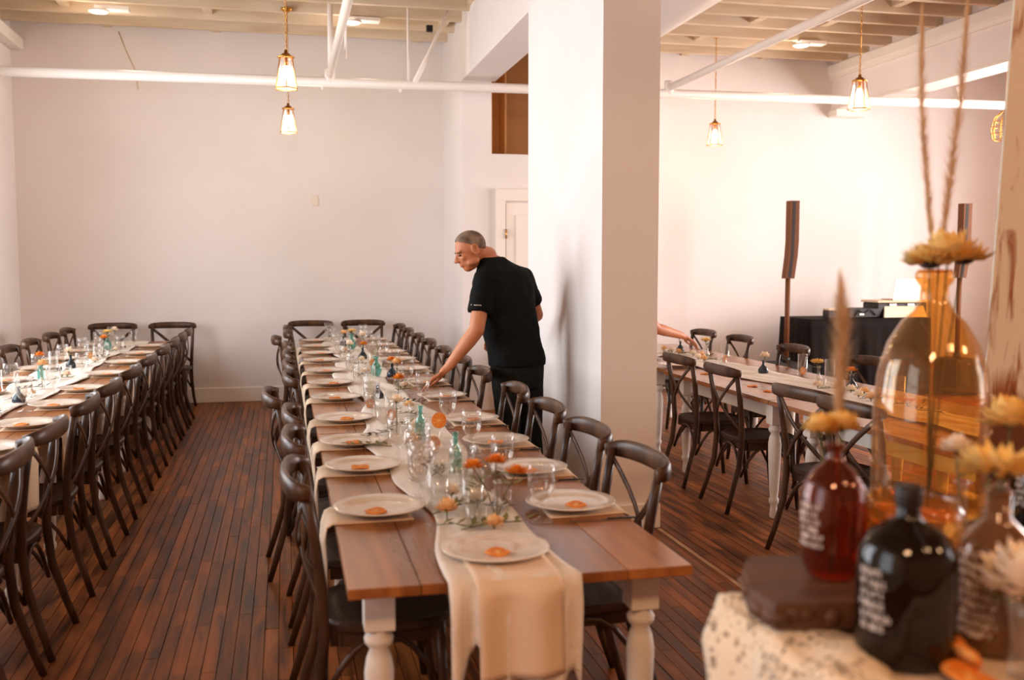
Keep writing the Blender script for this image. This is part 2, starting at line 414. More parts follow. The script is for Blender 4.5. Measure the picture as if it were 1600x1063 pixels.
for (a, b, z0, z1) in ((2.38, 2.62, 1.2, 2.06), (2.74, 2.98, 1.2, 2.06), (2.38, 2.62, .2, 1.05), (2.74, 2.98, .2, 1.05)):
    MB().box(a, b, cy0-.042, cy0-.03, z0, z1, bev=.005).build('door_panel', M['trim'], dr)
for z in (1.86, 1.0, .3): MB().tube([(2.268, cy0-.055, z-.05), (2.268, cy0-.055, z+.05)], .009, 8).build('hinge', M['brass'], dr)
MB().ball((3.0, cy0-.07, 1.0), .03).build('door_knob', M['brass'], dr)

# square pier and the deep beam it carries
pier = S('trim_pier', MB().box(1.763, 2.103, 5.409, 7.16, 0, 3.43), M['wall'])
S('baseboard_pier', MB().box(1.74, 2.126, 5.386, 7.183, 0, .15, bev=.006), M['trim'])
S('trim_beam_middle', MB().box(1.815, 2.16, YF, cy0, 3.43, ZD), M['wall'])
S('trim_beam_right', MB().box(6.76, 7.08, YF, YB, 3.5, ZD), M['wallr'])
S('trim_beam_right_moulding', MB().box(6.70, 6.76, YF, YB, 3.90, 4.03, bev=.012).box(6.73, 6.76, YF, YB, 3.85, 3.90), M['trim'])
S('trim_beam_right_foot', MB().box(6.745, 7.095, YF, YB, 3.47, 3.5, bev=.006), M['trim'])
S('trim_left_cornice', MB().box(XL, XL+.13, YF, YB-.02, 3.78, 3.90, bev=.01), M['trim'])
S('trim_beam_bracket', MB().box(6.72, 7.12, YB-.2, YB, 3.38, 3.47, bev=.01), M['trim'])
# ceiling: boards on joists
ceil = S('ceiling', MB().box(XL-.2, XR+.2, YF-.2, YB+.2, ZD+.03, ZD+.15), M['gap'])
x = XL; k = 0
bo = MB()
while x < XR:
    b = MB()
    y = 3.5
    b.box(x+.003, x+.137, 6.2, YB, ZD, ZD+.03, tone=random.random())
    if x > -2.8 and x < 7.2: b.build('ceiling_board', M['deck'], ceil)
    else: bo.box(x+.003, x+.137, 6.2, YB, ZD, ZD+.03)
    bo.box(x+.003, x+.137, YF, 6.195, ZD, ZD+.03)
    x += .14; k += 1
bo.build('ceiling_boards', M['deck'], ceil, kind='stuff')
y = YB-.33; k = 0
jt = MB()
while y > YF:
    for a, b in ((XL, 1.815), (2.16, 6.76)):
        if y > 5.5:
            MB().box(a, b, y-.028, y+.028, ZJ+random.uniform(-.01, .01), ZD, bev=.003).build('joist', M['joist'], ceil)
        else: jt.box(a, b, y-.025, y+.025, ZJ, ZD)
    if y > 7.4 and k % 2 == 0:
        for bx_ in (-1.95, -.55, 1.6, 4.6, 5.7):
            xx = bx_+random.uniform(-.2, .2)
            MB().box(xx, xx+.09, y+.03, y+.42, ZJ+.04, ZD-.02, bev=.003).build('blocking', M['joist'], ceil)
    y -= .45; k += 1
jt.build('joists', M['joist'], ceil, kind='stuff')
# wall plate, crack
MB().box(.315, .385, YB-.012, YB, 2.20, 2.32, bev=.004)
o = MB().box(.315, .385, YB-.012, YB, 2.20, 2.32, bev=.004).build('switch_plate', M['outlet']); tag(o, 'small white cover plate high on the back wall', 'wall plate')
o = MB().tube([(-1.68, YB-.004, 4.02), (-1.60, YB-.004, 3.8), (-1.52, YB-.004, 3.62), (-1.50, YB-.004, 3.42)], .006, 5).build('wall_cable', M['joist']); tag(o, 'thin painted cable hanging down the back wall under the ceiling', 'cable')

# sprinkler pipes
sp = thing('sprinkler_pipe', 'white painted sprinkler pipe running across the room below the ceiling', 'pipe', (0, 9.9, 3.3))
MB().tube([(XL+.0, 0, -.02), (9.2, 0, .05)], .048, 12).build('main_pipe', M['pipe'], sp)
for X, zz in ((.46, .03), (3.95, .05)):
    MB().tube([(X, .0, zz+.03), (X, -9.0, zz+.03)], .036, 12).build('branch_pipe', M['pipe'], sp)
    MB().tube([(X, .0, zz-.04), (X, 0, zz+.1)], .052, 12).build('fitting', M['pipe'], sp)
for X in (.47, 1.22):
    MB().tube([(X, -.02, .04), (X, -.02, .9)], .012 if X > 1 else .028, 8).build('hanger', M['pipe'], sp)
    MB().tube([(X-.08, 0, -.07), (X-.08, 0, .06)], .015, 8).build('clamp', M['pipe'], sp)
MB().tube([(.56, -.9, .05), (.56, -.9, .9)], .012, 8).build('hanger', M['pipe'], sp)
MB().tube([(1.28, -.02, .02), (1.42, -.02, .3), (1.62, -.02, .74)], [.03, .022, .016], 8).build('sway_brace', M['pipe'], sp)
MB().box(1.40, 1.46, -.05, .0, .52, .58).build('beam_clamp', M['black'], sp)
MB().tube([(7.45, -.02, .02), (7.38, -.02, .22)], .02, 8).build('sway_brace', M['pipe'], sp)
o = MB().tube([(3.1, 1, 3.74), (3.1, 9.75, 3.74)], .26, 24).build('air_duct', M['pipe']); tag(o, 'round white air duct beside the middle beam', 'duct')

# ------------------------------------------------------------------ pendants and disc lights
def make_lantern():
    t = thing('pendant_lantern', None, 'pendant lamp')
    g = MB(); n = 6; rt, rb, zt, zb = .052, .088, .225, 0
    ang = [2*pi*k/n+pi/6 for k in range(n)]
    for a in ang:
        MB().tube([(rt*cos(a), rt*sin(a), zt), (rb*cos(a), rb*sin(a), zb)], .0035, 6).build('rib', M['brass'], t)
    MB().tube([(rb*1.02*cos(a), rb*1.02*sin(a), zb) for a in ang], .005, 6, closed=True).build('bottom_ring', M['brass'], t)
    MB().lathe([(.0, .285), (.012, .285), (.014, .262), (.030, .258), (.034, .246), (.046, .243), (.062, .236), (.064, .228), (.05, .224), (.0, .224)], 18).build('cap', M['brass'], t)
    for k in range(n):
        a, b = ang[k], ang[(k+1) % n]; f = .985
        g = MB().add([(rt*f*cos(a), rt*f*sin(a), zt), (rb*f*cos(a), rb*f*sin(a), zb), (rb*f*cos(b), rb*f*sin(b), zb), (rt*f*cos(b), rt*f*sin(b), zt)], [(0, 1, 2, 3)])
        g.build('glass_panel', M['lampglass'], t)
    MB().lathe([(0, .225), (.014, .225), (.014, .17), (0, .17)], 12).build('lamp_socket', M['brass'], t)
    MB().lathe([(0, .172), (.013, .168), (.026, .13), (.030, .10), (.022, .075), (0, .066)], 14).build('bulb', M['bulb'], t)
    ch = MB(); z = .285; k = 0
    while z < ZJ-2.83-.02+.1 and z < 1.28:
        a = (k % 2)*pi/2
        pts = [(.009*cos(q)*cos(a), .009*cos(q)*sin(a), z+.019+.019*sin(q)) for q in [2*pi*i/8 for i in range(8)]]
        ch.tube(pts, .0024, 4, closed=True); z += .031; k += 1
    ch.build('chain', M['brass'], t)
    MB().tube([(.004, .004, .28), (.008, -.003, .7), (0.002, 0.004, 1.24)], .002, 5).build('cord', M['brass'], t)
    MB().lathe([(0, 1.16), (.03, 1.165), (.055, 1.185), (.058, 1.2), (0, 1.2)], 18).build('canopy', M['brass'], t)
    return t
for (x, y, z), lb in (((.04, 7.71, 2.85), 'brass lantern pendant with glass panes, larger of the left room pair'),
                      ((.066, 10.17, 2.84), 'brass lantern pendant seen below the larger one in the left room'),
                      ((4.68, 10.36, 2.86), 'brass lantern pendant just right of the white pier'),
                      ((4.683, 7.52, 2.83), 'brass lantern pendant nearest the right hand beam')):
    put('lantern', make_lantern, (x, y, z), 0, lb, 'brass lantern pendants')
    d = bpy.data.lights.new('lantern_light', 'POINT'); d.energy = 8; d.color = (1, .72, .45); d.shadow_soft_size = .04
    o = bpy.data.objects.new('lantern_light', d); C.objects.link(o); o.location = (x, y, z-.05)
def make_led():
    t = thing('ceiling_light', None, 'ceiling light')
    MB().lathe([(0, -.012), (.07, -.012), (.075, 0), (0, 0)], 20).build('diffuser', M['led'], t)
    MB().lathe([(.075, -.006), (.095, -.006), (.097, .01), (.075, .01)], 20, cap=False).build('trim_ring', M['trim'], t)
    MB().box(-.03, .28, -.06, .06, .01, .05, bev=.004).build('junction_box', M['trim'], t)
    return t
for (x, y), lb in (((-1.69, 10.35), 'lit round disc light between the joists at far left'), ((.70, 10.25), 'lit round disc light beside the slanting pipe'), ((5.62, 10.2), 'lit round disc light in the right room ceiling')):
    put('led', make_led, (x, y, ZJ-.06), 0, lb, 'round disc lights')
    d = bpy.data.lights.new('disc_light', 'POINT'); d.energy = 6; d.color = (1, .8, .6); d.shadow_soft_size = .07
    o = bpy.data.objects.new('disc_light', d); C.objects.link(o); o.location = (x, y, ZJ-.2)

# ------------------------------------------------------------------ chairs
def arc(a, b, top, n=9, p=2.2):
    a, b, t = Vector(a), Vector(b), Vector(top); out = []
    for i in range(n):
        u = i/(n-1); m = a.lerp(b, u); k = 1-abs(2*u-1)**p
        base = a.lerp(b, u); out.append(base+(t-(a+b)/2)*k)
    return out
def make_chair():
    t = thing('crossback_chair', None, 'chair')
    w_ = M['chair']
    # seat: rounded square
    def ring(s, z): return [(s*.215*math.copysign(abs(cos(a))**.62, cos(a)), s*.21*math.copysign(abs(sin(a))**.62, sin(a)), z) for a in [2*pi*k/28 for k in range(28)]]
    vs = ring(.97, .432)+ring(1, .438)+ring(1, .455)+ring(.96, .462)+ring(.8, .456)
    fs = [tuple(range(28))[::-1]]+[(r*28+k, r*28+(k+1) % 28, (r+1)*28+(k+1) % 28, (r+1)*28+k) for r in range(4) for k in range(28)]+[tuple(range(112, 140))]
    MB().add(vs, fs, False).build('seat', M['seat'], t)
    MB().box(-.17, .17, -.18, -.155, .385, .434).box(-.17, .17, .145, .17, .385, .434).box(-.18, -.155, -.15, .15, .385, .434).box(.155, .18, -.15, .15, .385, .434).build('seat_frame', w_, t)
    for sx in (-1, 1):
        pts = [(sx*.212, -.300, 0), (sx*.198, -.262, .12), (sx*.190, -.215, .28), (sx*.190, -.198, .44), (sx*.196, -.205, .58), (sx*.205, -.225, .74), (sx*.212, -.250, .885)]
        MB().tube(pts, [.014, .016, .018, .019, .018, .017, .016], 8).build('back_post', w_, t)
        MB().tube([(sx*.165, .155, .44), (sx*.172, .165, .25), (sx*.182, .195, 0)], [.019, .017, .014], 8).build('front_leg', w_, t)
        # X slats, slightly crowned backwards
        z0, z1 = .845, .50
        s = [(sx*(.198-.385*u), -.248+.05*u-(.045*sin(pi*u))-(.004*sx), z0+(z1-z0)*u) for u in [i/8 for i in range(9)]]
        MB().tube(s, .015, 6, rad2=.006, flat=(0, 1, 0)).build('cross_slat', w_, t)
        MB().tube(arc((sx*.188, -.20, .23), (sx*.170, .158, .23), (sx*.18, -.02, .41)), .0095, 6).build('side_brace', w_, t)
    MB().tube(arc((-.185, -.20, .22), (.185, -.20, .22), (0, -.19, .41)), .0095, 6).build('rear_brace', w_, t)
    MB().tube(arc((-.170, .160, .24), (.170, .160, .24), (0, .155, .41)), .0095, 6).build('front_brace', w_, t)
    # steam-bent top rail
    pts = []; n = 15
    for i in range(n):
        u = -1+2*i/(n-1); pts.append((.236*math.copysign(abs(sin(u*pi/2))**.85, u), -.232-.078*(cos(u*pi/2)**.75 if abs(u) < 1 else 0), .875+.012*(1-u*u)))
    hw = [.022+.014*(1-abs(-1+2*i/(n-1))**3) for i in range(n)]
    MB().tube(pts, .0135, 10, rad2=hw, flat=(0, 0, 1)).build('top_rail', w_, t)
    return t
def chair(x, y, rz, label, group):
    return put('chair', make_chair, (x, y, 0), rz+random.uniform(-.04, .04), label, group)
PL = [3.16, 3.82, 4.45, 5.11, 5.92, 6.64, 7.42, 8.20, 8.90, 9.66, 10.36]
PRY = [3.12, 3.70, 4.33, 5.0, 5.86, 6.6, 7.42, 8.20, 8.90, 9.66, 10.36]
for i, y in enumerate(PL):
    dx = {3: -.10, 8: -.10}.get(i, 0)
    chair(.298+dx, y, -pi/2, '%s chair from the front on the left side of the middle table%s' % (nth(i), ', pulled out' if dx else ''), 'chairs on the left side of the middle table')
for i, y in enumerate(PRY):
    chair(.905 if i not in (4, ) else .885, y+.04, pi/2, '%s crossback chair from the front on the right side of the middle table' % nth(i), 'chairs on the right side of the middle table')
chair(.27, 10.95, pi, 'crossback chair at the far head of the middle table, left one', 'chairs at the far ends'); chair(.86, 10.95, pi, 'crossback chair at the far head of the middle table, right one', 'chairs at the far ends')
chair(-1.78, 10.95, pi, 'crossback chair at the far head of the left table, left one', 'chairs at the far ends'); chair(-1.19, 10.95, pi, 'crossback chair at the far head of the left table, right one', 'chairs at the far ends')
LR = [3.05, 3.72, 4.29, 5.05, 5.72, 6.5, 7.28, 8.12, 8.84, 9.48, 10.1]
for i, y in enumerate(LR):
    chair(-1.205, y, pi/2, '%s crossback chair from the front on the right side of the left table' % nth(i), 'chairs on the right side of the left table')
for i, y in enumerate([8.3, 9.0, 9.75, 10.45]):
    chair(-1.82, y, -pi/2, '%s crossback chair seen across the left table against the wall' % ['first', 'second', 'third', 'fourth'][i], 'chairs on the far side of the left table')
for i, (x, y, r) in enumerate([(2.83, 4.17, .05), (2.86, 4.68, .1), (2.95, 5.80, 0), (2.96, 6.54, 0)]):
    chair(x, y, -pi/2+r, '%s crossback chair from the front on the near side of the right table' % nth(i), 'chairs on the near side of the right table')
for i, (x, y) in enumerate([(3.60, 5.97), (3.60, 7.03), (3.66, 8.08), (3.66, 8.85)]):
    chair(x, y, pi/2, '%s crossback chair on the far side of the right table, below the speaker side' % nth(i), 'chairs on the far side of the right table')

# ------------------------------------------------------------------ tables
ZT = .74
def leg_mb(x, y):
    prof = [(.020, 0), (.026, .015), (.022, .06), (.020, .085), (.029, .10), (.031, .12), (.023, .135), (.028, .17), (.036, .33), (.040, .46), (.034, .50), (.024, .525), (.038, .54), (.040, .555), (.030, .57), (.036, .58)]
    m = MB().lathe(prof, 16, (x, y, 0)); m.box(x-.040, x+.040, y-.040, y+.040, .58, ZT-.025, bev=.003); return m
def table(x0, x1, y0, y1, legs, label, group, ends=False, dz=0):
    t = thing('farm_table', label, 'table', ((x0+x1)/2, (y0+y1)/2, 0), 0, group)
    hx, hy = (x1-x0)/2, (y1-y0)/2; n = 5; bw = 2*hx/n
    for k in range(n):
        MB().box(-hx+k*bw+.0012, -hx+(k+1)*bw-.0012, -hy+.002, hy-.002, ZT-.028, ZT+random.uniform(-.0008, .0002)+dz, bev=.0016).build('tabletop_board', M['top'], t)
    for ly in legs:
        for sx in (-1, 1):
            leg_mb(sx*(hx-.09), ly-(y0+y1)/2).build('leg', M['white'], t)
    l0, l1 = legs[0]-(y0+y1)/2, legs[-1]-(y0+y1)/2
    for sx in (-1, 1):
        a, b = sorted((sx*(hx-.10), sx*(hx-.122)))
        MB().box(a, b, l0+.04, l1-.04, ZT-.13, ZT-.028).build('apron', M['white'], t)
    for ly in (l0, l1):
        MB().box(-hx+.13, hx-.13, ly-.011+(.09 if ly == l0 else -.09), ly+.011+(.09 if ly == l0 else -.09), ZT-.09, ZT-.028).build('cross_rail', M['chair'], t)
    return t
G = 'farm tables of the middle run'
table(.14, 1.06, 2.44, 4.76, (2.60, 4.67), 'farm table with brown plank top and white turned legs, front of the middle run', G)
table(.14, 1.06, 4.765, 7.05, (4.84, 6.98), 'second farm table of the middle run, beside the standing man', G)
table(.14, 1.06, 7.055, 9.25, (7.12, 9.19), 'third farm table of the middle run', G)
table(.14, 1.06, 9.255, 10.93, (9.34, 10.66), 'farm table at the far end of the middle run', G)
G = 'farm tables of the left run'
table(-1.99, -1.10, 2.5, 4.74, (2.62, 4.65), 'front farm table of the left run, at the left edge of the photo', G)
table(-1.99, -1.10, 4.745, 7.0, (5.38, 6.87), 'second farm table of the left run', G)
table(-1.99, -1.10, 7.005, 9.22, (7.75, 9.15), 'third farm table of the left run', G)
table(-1.99, -1.10, 9.225, 10.93, (9.78, 10.68), 'farm table at the far end of the left run', G)
G = 'farm tables of the right run'
table(2.79, 3.81, 3.3, 5.36, (3.42, 5.0), 'front farm table of the right run, behind the bottles', G)
table(2.79, 3.81, 5.365, 7.04, (5.44, 6.80), 'middle farm table of the right run with the pale leg in full view', G)
table(2.83, 3.85, 7.045, 9.4, (7.47, 9.3), 'far farm table of the right run under the reaching arm', G)

# gauze runners
def runner(x0, x1, y0, y1, label, seed, drop=0):
    rnd = random.Random(seed); ph = [rnd.uniform(0, 6) for _ in range(6)]
    n = int((y1-y0)*16); nx = 22; mb = MB(); extra = int(drop/.035) if drop else 0
    def pt(i, j):
        u = i/(nx-1); s = (j-extra)
        y = y0+(y1-y0)*max(s, 0)/(n-1)
        e0 = x0+.045*sin(y*2.3+ph[0])+.02*sin(y*7+ph[1]); e1 = x1+.045*sin(y*1.9+ph[2])+.02*sin(y*6+ph[3])
        z = ZT+.004+.0035*(1+sin(u*19+y*4+ph[4]))+.003*(1+sin(y*15+u*5))
        if s < 0:
            d = -s*.035*(1.12-.5*math.exp(-((u-.20)/.09)**2)-.25*math.exp(-((u-.93)/.05)**2)); k = min(1, d/.06)
            fold = .018*sin(u*16+ph[5])*min(1, d/.1)+.012*sin(u*31)
            return ((e0+.012*d*10*.1)+(e1-e0)*u*(1-.12*d), y0-.012-.02*k-fold*.8-.01, ZT-.002-d+(.07*d)*sin(u*5))
        if s == 0: y -= .012
        return (e0+(e1-e0)*u, y, z)
    mb.grid(nx, n+extra, lambda a, b: pt(round(a*(nx-1)), round(b*(n+extra-1))))
    o = mb.build('table_runner', M['gauze']); tag(o, label, 'table runner', 'gauze table runners')
    so = o.modifiers.new('s', 'SOLIDIFY'); so.thickness = .0015
    return o
runner(.385, .735, 2.425, 10.9, 'crinkled white gauze runner down the middle table, falling over its front end', 1, .27)
runner(-1.76, -1.42, 2.55, 10.85, 'crinkled white gauze runner down the left table', 2)
runner(3.15, 3.52, 3.5, 9.3, 'crinkled white gauze runner down the right table', 3)

# ------------------------------------------------------------------ place settings
def make_plate():
    t = thing('dinner_plate', None, 'plate')
    MB().lathe([(0, .004), (.085, .003), (.09, 0), (.094, .003), (.118, .010), (.148, .018), (.1505, .020), (.148, .0215), (.118, .0150), (.100, .0095), (.092, .0080), (0, .0078)], 40, cap=False).build('rim', M['plate'], t)
    MB().lathe([(.100, .0096), (.1015, .0112), (.1035, .0102)], 40, cap=False).build('inner_ridge', M['plate'], t)
    return t
def make_slice():
    t = thing('dried_orange_slice', None, 'orange slice')
    mb = MB()
    for k in range(9):
        a0 = 2*pi*k/9+.06; a1 = 2*pi*(k+1)/9-.06
        vs = [(.004*cos((a0+a1)/2), .004*sin((a0+a1)/2), .0045)]+[(.028*cos(a0+(a1-a0)*q), .028*sin(a0+(a1-a0)*q), .0045) for q in (0, .33, .66, 1)]
        mb.add(vs, [(0, 1, 2, 3, 4)])
    mb.build('flesh', M['orange'], t)
    MB().lathe([(0, .0005), (.031, .0005), (.031, .0038), (0, .0038)], 22).build('pith', M['pith'], t)
    mb = MB(); mb.tube([(.0325*cos(a), .0325*sin(a), .003+.0018*sin(3*a)) for a in [2*pi*k/22 for k in range(22)]], .0032, 6, closed=True); mb.build('rind', M['rind'], t)
    return t
def make_goblet():
    t = thing('water_goblet', None, 'glass')
    out = [(.036, 0), (.036, .003), (.020, .008), (.009, .013), (.0065, .025), (.0115, .036), (.0065, .048), (.011, .062), (.028, .078), (.040, .100), (.0445, .128), (.0435, .158), (.041, .186)]
    inn = [(.0395, .186), (.042, .158), (.043, .128), (.0385, .101), (.026, .080), (.008, .068), (0, .067)]
    MB().lathe([(0, 0)]+out+inn, 24, cap=False).build('bowl', M['gobl'], t)
    MB().lathe([(0, .0675), (.0078, .069), (.0258, .081), (.0382, .1015), (.0426, .128), (.0422, .142), (0, .142)], 24).build('water', M['water'], t)
    return t
def make_napkin():
    # lies under the plate (origin = plate centre), runs out to the edge of the table and hangs
    t = None
    mb = MB(); n = 26; nx = 9; E = .165; w0 = .115
    def pt(i, j):
        u = -1+2*i/(nx-1); s = j/(n-1)*(.10+E+.265)-.10
        if s < E: x, z = s, .0015+.0012*(1+cos(u*5)); ww = w0
        else:
            d = s-E; x = E+.006+.012*min(1, d/.05)+.010*sin(u*4.2)*min(1, d/.12); z = -d+.006*min(1, d/.02); ww = w0*(1+.25*min(1, d/.3))*(.9+.1*cos(d*9))
            if d < .01: z = .0015
        return (x, u*ww+.008*math.sin(s*9), z)
    mb.grid(nx, n, lambda a, b: pt(round(a*(nx-1)), round(b*(n-1))))
    o = mb.build('napkin', M['napkin']); tag(o, None, 'napkin')
    so = o.modifiers.new('s', 'SOLIDIFY'); so.thickness = .003; so.offset = 1
    return o
def make_knife():
    t = thing('dinner_knife', None, 'knife')
    MB().box(-.10, .02, -.008, .008, 0, .0022, bev=.0006).build('blade', M['steel'], t)
    MB().tube([(.02, 0, .004), (.06, 0, .0045), (.115, 0, .004)], [.005, .007, .008], 8, rad2=.0035, flat=(0, 0, 1)).build('handle', M['darksteel'], t)
    return t
def setting(x, y, side, where, gx, gy, knife=False, napkin=True, goblet=True, grp=''):
    """side +1: diner sits at +X of the plate"""
    j = lambda a: random.uniform(-a, a)
    rz = 0 if side > 0 else pi
    if napkin: put('napkin', make_napkin, (x, y+j(.01), ZT+.001), rz+j(.05), 'cream napkin under '+where, 'linen napkins on '+grp)
    put('plate', make_plate, (x, y, ZT+.0095), j(3), where, 'plates on '+grp)
    put('slice', make_slice, (x+j(.02), y-.03+j(.02), ZT+.0178), j(3), 'orange slice on '+where, 'orange slices on '+grp)
    if goblet: put('goblet', make_goblet, (gx, gy, ZT+.0005), j(3), 'water goblet by '+where, 'goblets on '+grp)
    if knife: put('knife', make_knife, (x+.05, y-.175, ZT+.001), rz, 'knife by '+where, 'knives on '+grp)
for i, y in enumerate(PL):
    y2 = [3.19, 3.88, 4.43, 5.11, 5.92, 6.66, 7.44, 8.24, 8.9, 9.67, 10.38][i]
    setting(.288, y2, -1, '%s plate from the front, middle table left side' % nth(i), .44, y2+.13, grp='the middle table left side')
for i, y in enumerate(PRY):
    y2 = [3.115, 3.69, 4.31, 4.95, 5.86, 6.6, 7.42, 8.2, 8.9, 9.66, 10.38][i]
    setting(.912, y2, 1, '%s plate from the front, middle table right side' % nth(i), .775, y2-.145, knife=True, grp='the middle table right side')
# plate at the near head of the middle table, on its own hanging napkin
o = put('plate', make_plate, (.555, 2.63, ZT+.013), .4, 'stoneware plate at the near head of the middle table, above the hanging napkin', 'plates on the middle table left side')
put('slice', make_slice, (.555, 2.60, ZT+.0213), 1, 'dried orange slice on the plate at the near head of the middle table', 'orange slices on the middle table left side')
mb = MB(); nx = 15; n = 30
def hn(i, j):
    u = i/(nx-1); s = j/(n-1)*.56-.12; X = .455+.225*u
    if s < .19: return (X, 2.62-s, ZT+.0125-.0*s)
    d = s-.19; k = min(1, d/.05)
    return (X+.02*d+.0*u, 2.43-.055-.012*cos(u*9)*k-.004*k, ZT+.012-d)
mb.grid(nx, n, lambda a, b: hn(round(a*(nx-1)), round(b*(n-1))))
o = mb.build('napkin', M['napkin']); tag(o, 'long cream napkin hanging down over the near head of the middle table', 'napkin')
so = o.modifiers.new('s', 'SOLIDIFY'); so.thickness = .003
for i, y in enumerate([3.2, 3.9, 4.6, 5.28, 5.98, 6.7, 7.58, 8.44, 9.26, 10.05]):
    setting(-1.263, y, 1, '%s plate from the front, left table aisle side' % nth(i), -1.40, y-.13, grp='the left table')
for i, y in enumerate([6.6, 7.3, 8.1, 8.85, 9.6, 10.35]):
    setting(-1.828, y, -1, '%s visible plate from the front, left table wall side' % nth(i), -1.68, y+.12, knife=False, grp='the left table wall side')
put('plate', make_plate, (2.99, 7.25, ZT+.0095), 0, 'stoneware plate at the near edge of the right table beside the pier', 'plates on the right table')
put('plate', make_plate, (2.99, 8.0, ZT+.0095), 0, 'stoneware plate on the right table in front of the reaching arm', 'plates on the right table')
for i, (x, y) in enumerate([(3.0, 5.99), (2.98, 5.72), (3.0, 6.75)]):
    put('slice', make_slice, (x, y, ZT+.001), i, ['dried orange slice lying bare on the right table', 'dried orange slice on the right table nearest the table joint', 'dried orange slice on the right table behind the chair back'][i], 'orange slices on the right table', )

# ------------------------------------------------------------------ flowers and vases
def petals(mb, c, r, n, tilt, ln, wd, rnd, up=0, curl=.3):
    for k in range(n):
        a = 2*pi*k/n+rnd.uniform(-.15, .15); d = Vector((cos(a), sin(a), 0)); sd = Vector((-sin(a), cos(a), 0)); t = tilt+rnd.uniform(-.12, .12)
        z = Vector((0, 0, 1)); ax = d*cos(t)+z*sin(t); nn = z*cos(t)-d*sin(t); c_ = Vector(c)+z*up
        l = ln*rnd.uniform(.85, 1.1)
        p = [c_+d*r, c_+d*r+ax*l*.5-sd*wd+nn*.1*l, c_+d*r+ax*l*.5+sd*wd+nn*.1*l, c_+d*r+ax*l+nn*l*curl, c_+d*r+ax*l*.55-nn*.08*l]
        mb.add(p, [(0, 1, 4), (1, 3, 4), (0, 4, 2), (4, 3, 2)], True)
def flower(name, label, loc, kind, size=.03, stem=.1, tilt=(0, 0), group=None, leaf=True):
    """origin at the foot of the stem"""
    rnd = random.Random(hash((round(loc[0]*100), round(loc[1]*100))) & 1023)
    t = thing(name, label, 'flower', loc, rnd.uniform(0, 6), group)
    hx, hy = tilt; H = Vector((hx, hy, stem))
    MB().tube([(0, 0, 0), (hx*.35, hy*.35, stem*.5), tuple(H)], .0022, 5).build('stem', M['stem'], t)
    b = MB(); s = size; m = {'marigold': M['pet_o'], 'sun': M['pet_y'], 'rose': M['pet_w'], 'peach': M['pet_p'], 'yrose': M['pet_y']}[kind]
    if kind in ('marigold',):
        for q, (tl, ln) in enumerate(((.05, 1.), (.4, .85), (.8, .65), (1.2, .45))): petals(b, H, s*.1, 12-2*q, tl, s*ln, s*.2, rnd, up=s*.08*q)
    elif kind == 'sun':
        for q, (tl, ln) in enumerate(((-.05, 1.), (.25, .95), (.6, .8))): petals(b, H, s*.25, 14, tl, s*ln, s*.16, rnd)
        MB().ball(H+Vector((0, 0, -.1*s)), (s*.4, s*.4, s*.2), 10, 6).build('flower_centre', M['leafd'], t)
    else:
        b.ball(H+Vector((0, 0, s*.55)), (s*.5, s*.5, s*.56), 12, 8)
        for q, (tl, ln) in enumerate(((.1, .95), (.45, 1.1), (.8, 1.1), (1.05, 1.15), (1.3, 1.1))): petals(b, H, s*(.42-.04*q), 7, tl, s*ln, s*.46, rnd, up=s*(.04+.04*q), curl=(.2, .12, .05, .16, .10)[q])
        MB().lathe([(0, -.01), (s*.3, 0), (s*.42, s*.2), (s*.2, s*.22)], 8, tuple(H)).build('calyx', M['stem'], t)
    b.build('bloom', m, t)
    if leaf:
        l = MB()
        for k in range(3):
            a = 2.1*k; d = Vector((cos(a), sin(a), .3)); sd = Vector((-sin(a), cos(a), 0)); p = H*.75
            l.add([p, p+d*s*.6-sd*s*.25, p+d*s*1.3, p+d*s*.6+sd*s*.25], [(0, 1, 2, 3)])
        l.build('leaves', M['leaf'], t)
    return t
def sprig(label, loc, rz, ln=.16, n=9, m='leaf', group='greenery on the runners'):
    rnd = random.Random(int(loc[1]*1000)); t = thing('leafy_sprig', label, 'greenery', loc, rz, group)
    MB().tube([(0, 0, .004), (ln*.5, .01, .012), (ln, 0, .008)], .0018, 5).build('stem', M['stem'], t)
    for k in range(n):
        u = .1+.9*k/(n-1); sg = 1 if k % 2 else -1; a = sg*rnd.uniform(.6, 1.1)*(1-.7*(k == n-1)); l = rnd.uniform(.035, .05)
        d = Vector((cos(a), sin(a), rnd.uniform(.1, .5))); sd = Vector((-sin(a), cos(a), 0)); p = Vector((ln*u, .01*sin(pi*u), .010))
        lf = MB().add([p, p+d*l*.5-sd*.010+Vector((0, 0, .002)), p+d*l, p+d*l*.5+sd*.010+Vector((0, 0, .002)), p+d*l*.5-Vector((0, 0, .001))], [(0, 1, 4), (1, 2, 4), (2, 3, 4), (3, 0, 4)], True)
        lf.build('leaf', M[m], t)
    return t
def vase_maker(name, prof, m, cat='vase', water=None):
    def f():
        t = thing(name, None, cat)
        th = .0018; inner = [(max(r-th, .001), z) for r, z in prof[::-1] if z > prof[0][1]+.003]
        MB().lathe([(0, prof[0][1])]+prof+inner+[(0, prof[0][1]+.004)], 20, cap=False).build('body', M[m], t)
        MB().tube([(prof[-1][0]*cos(a), prof[-1][0]*sin(a), prof[-1][1]) for a in [2*pi*k/20 for k in range(20)]], .002, 6, closed=True).build('lip', M[m], t)
        return t
    return f
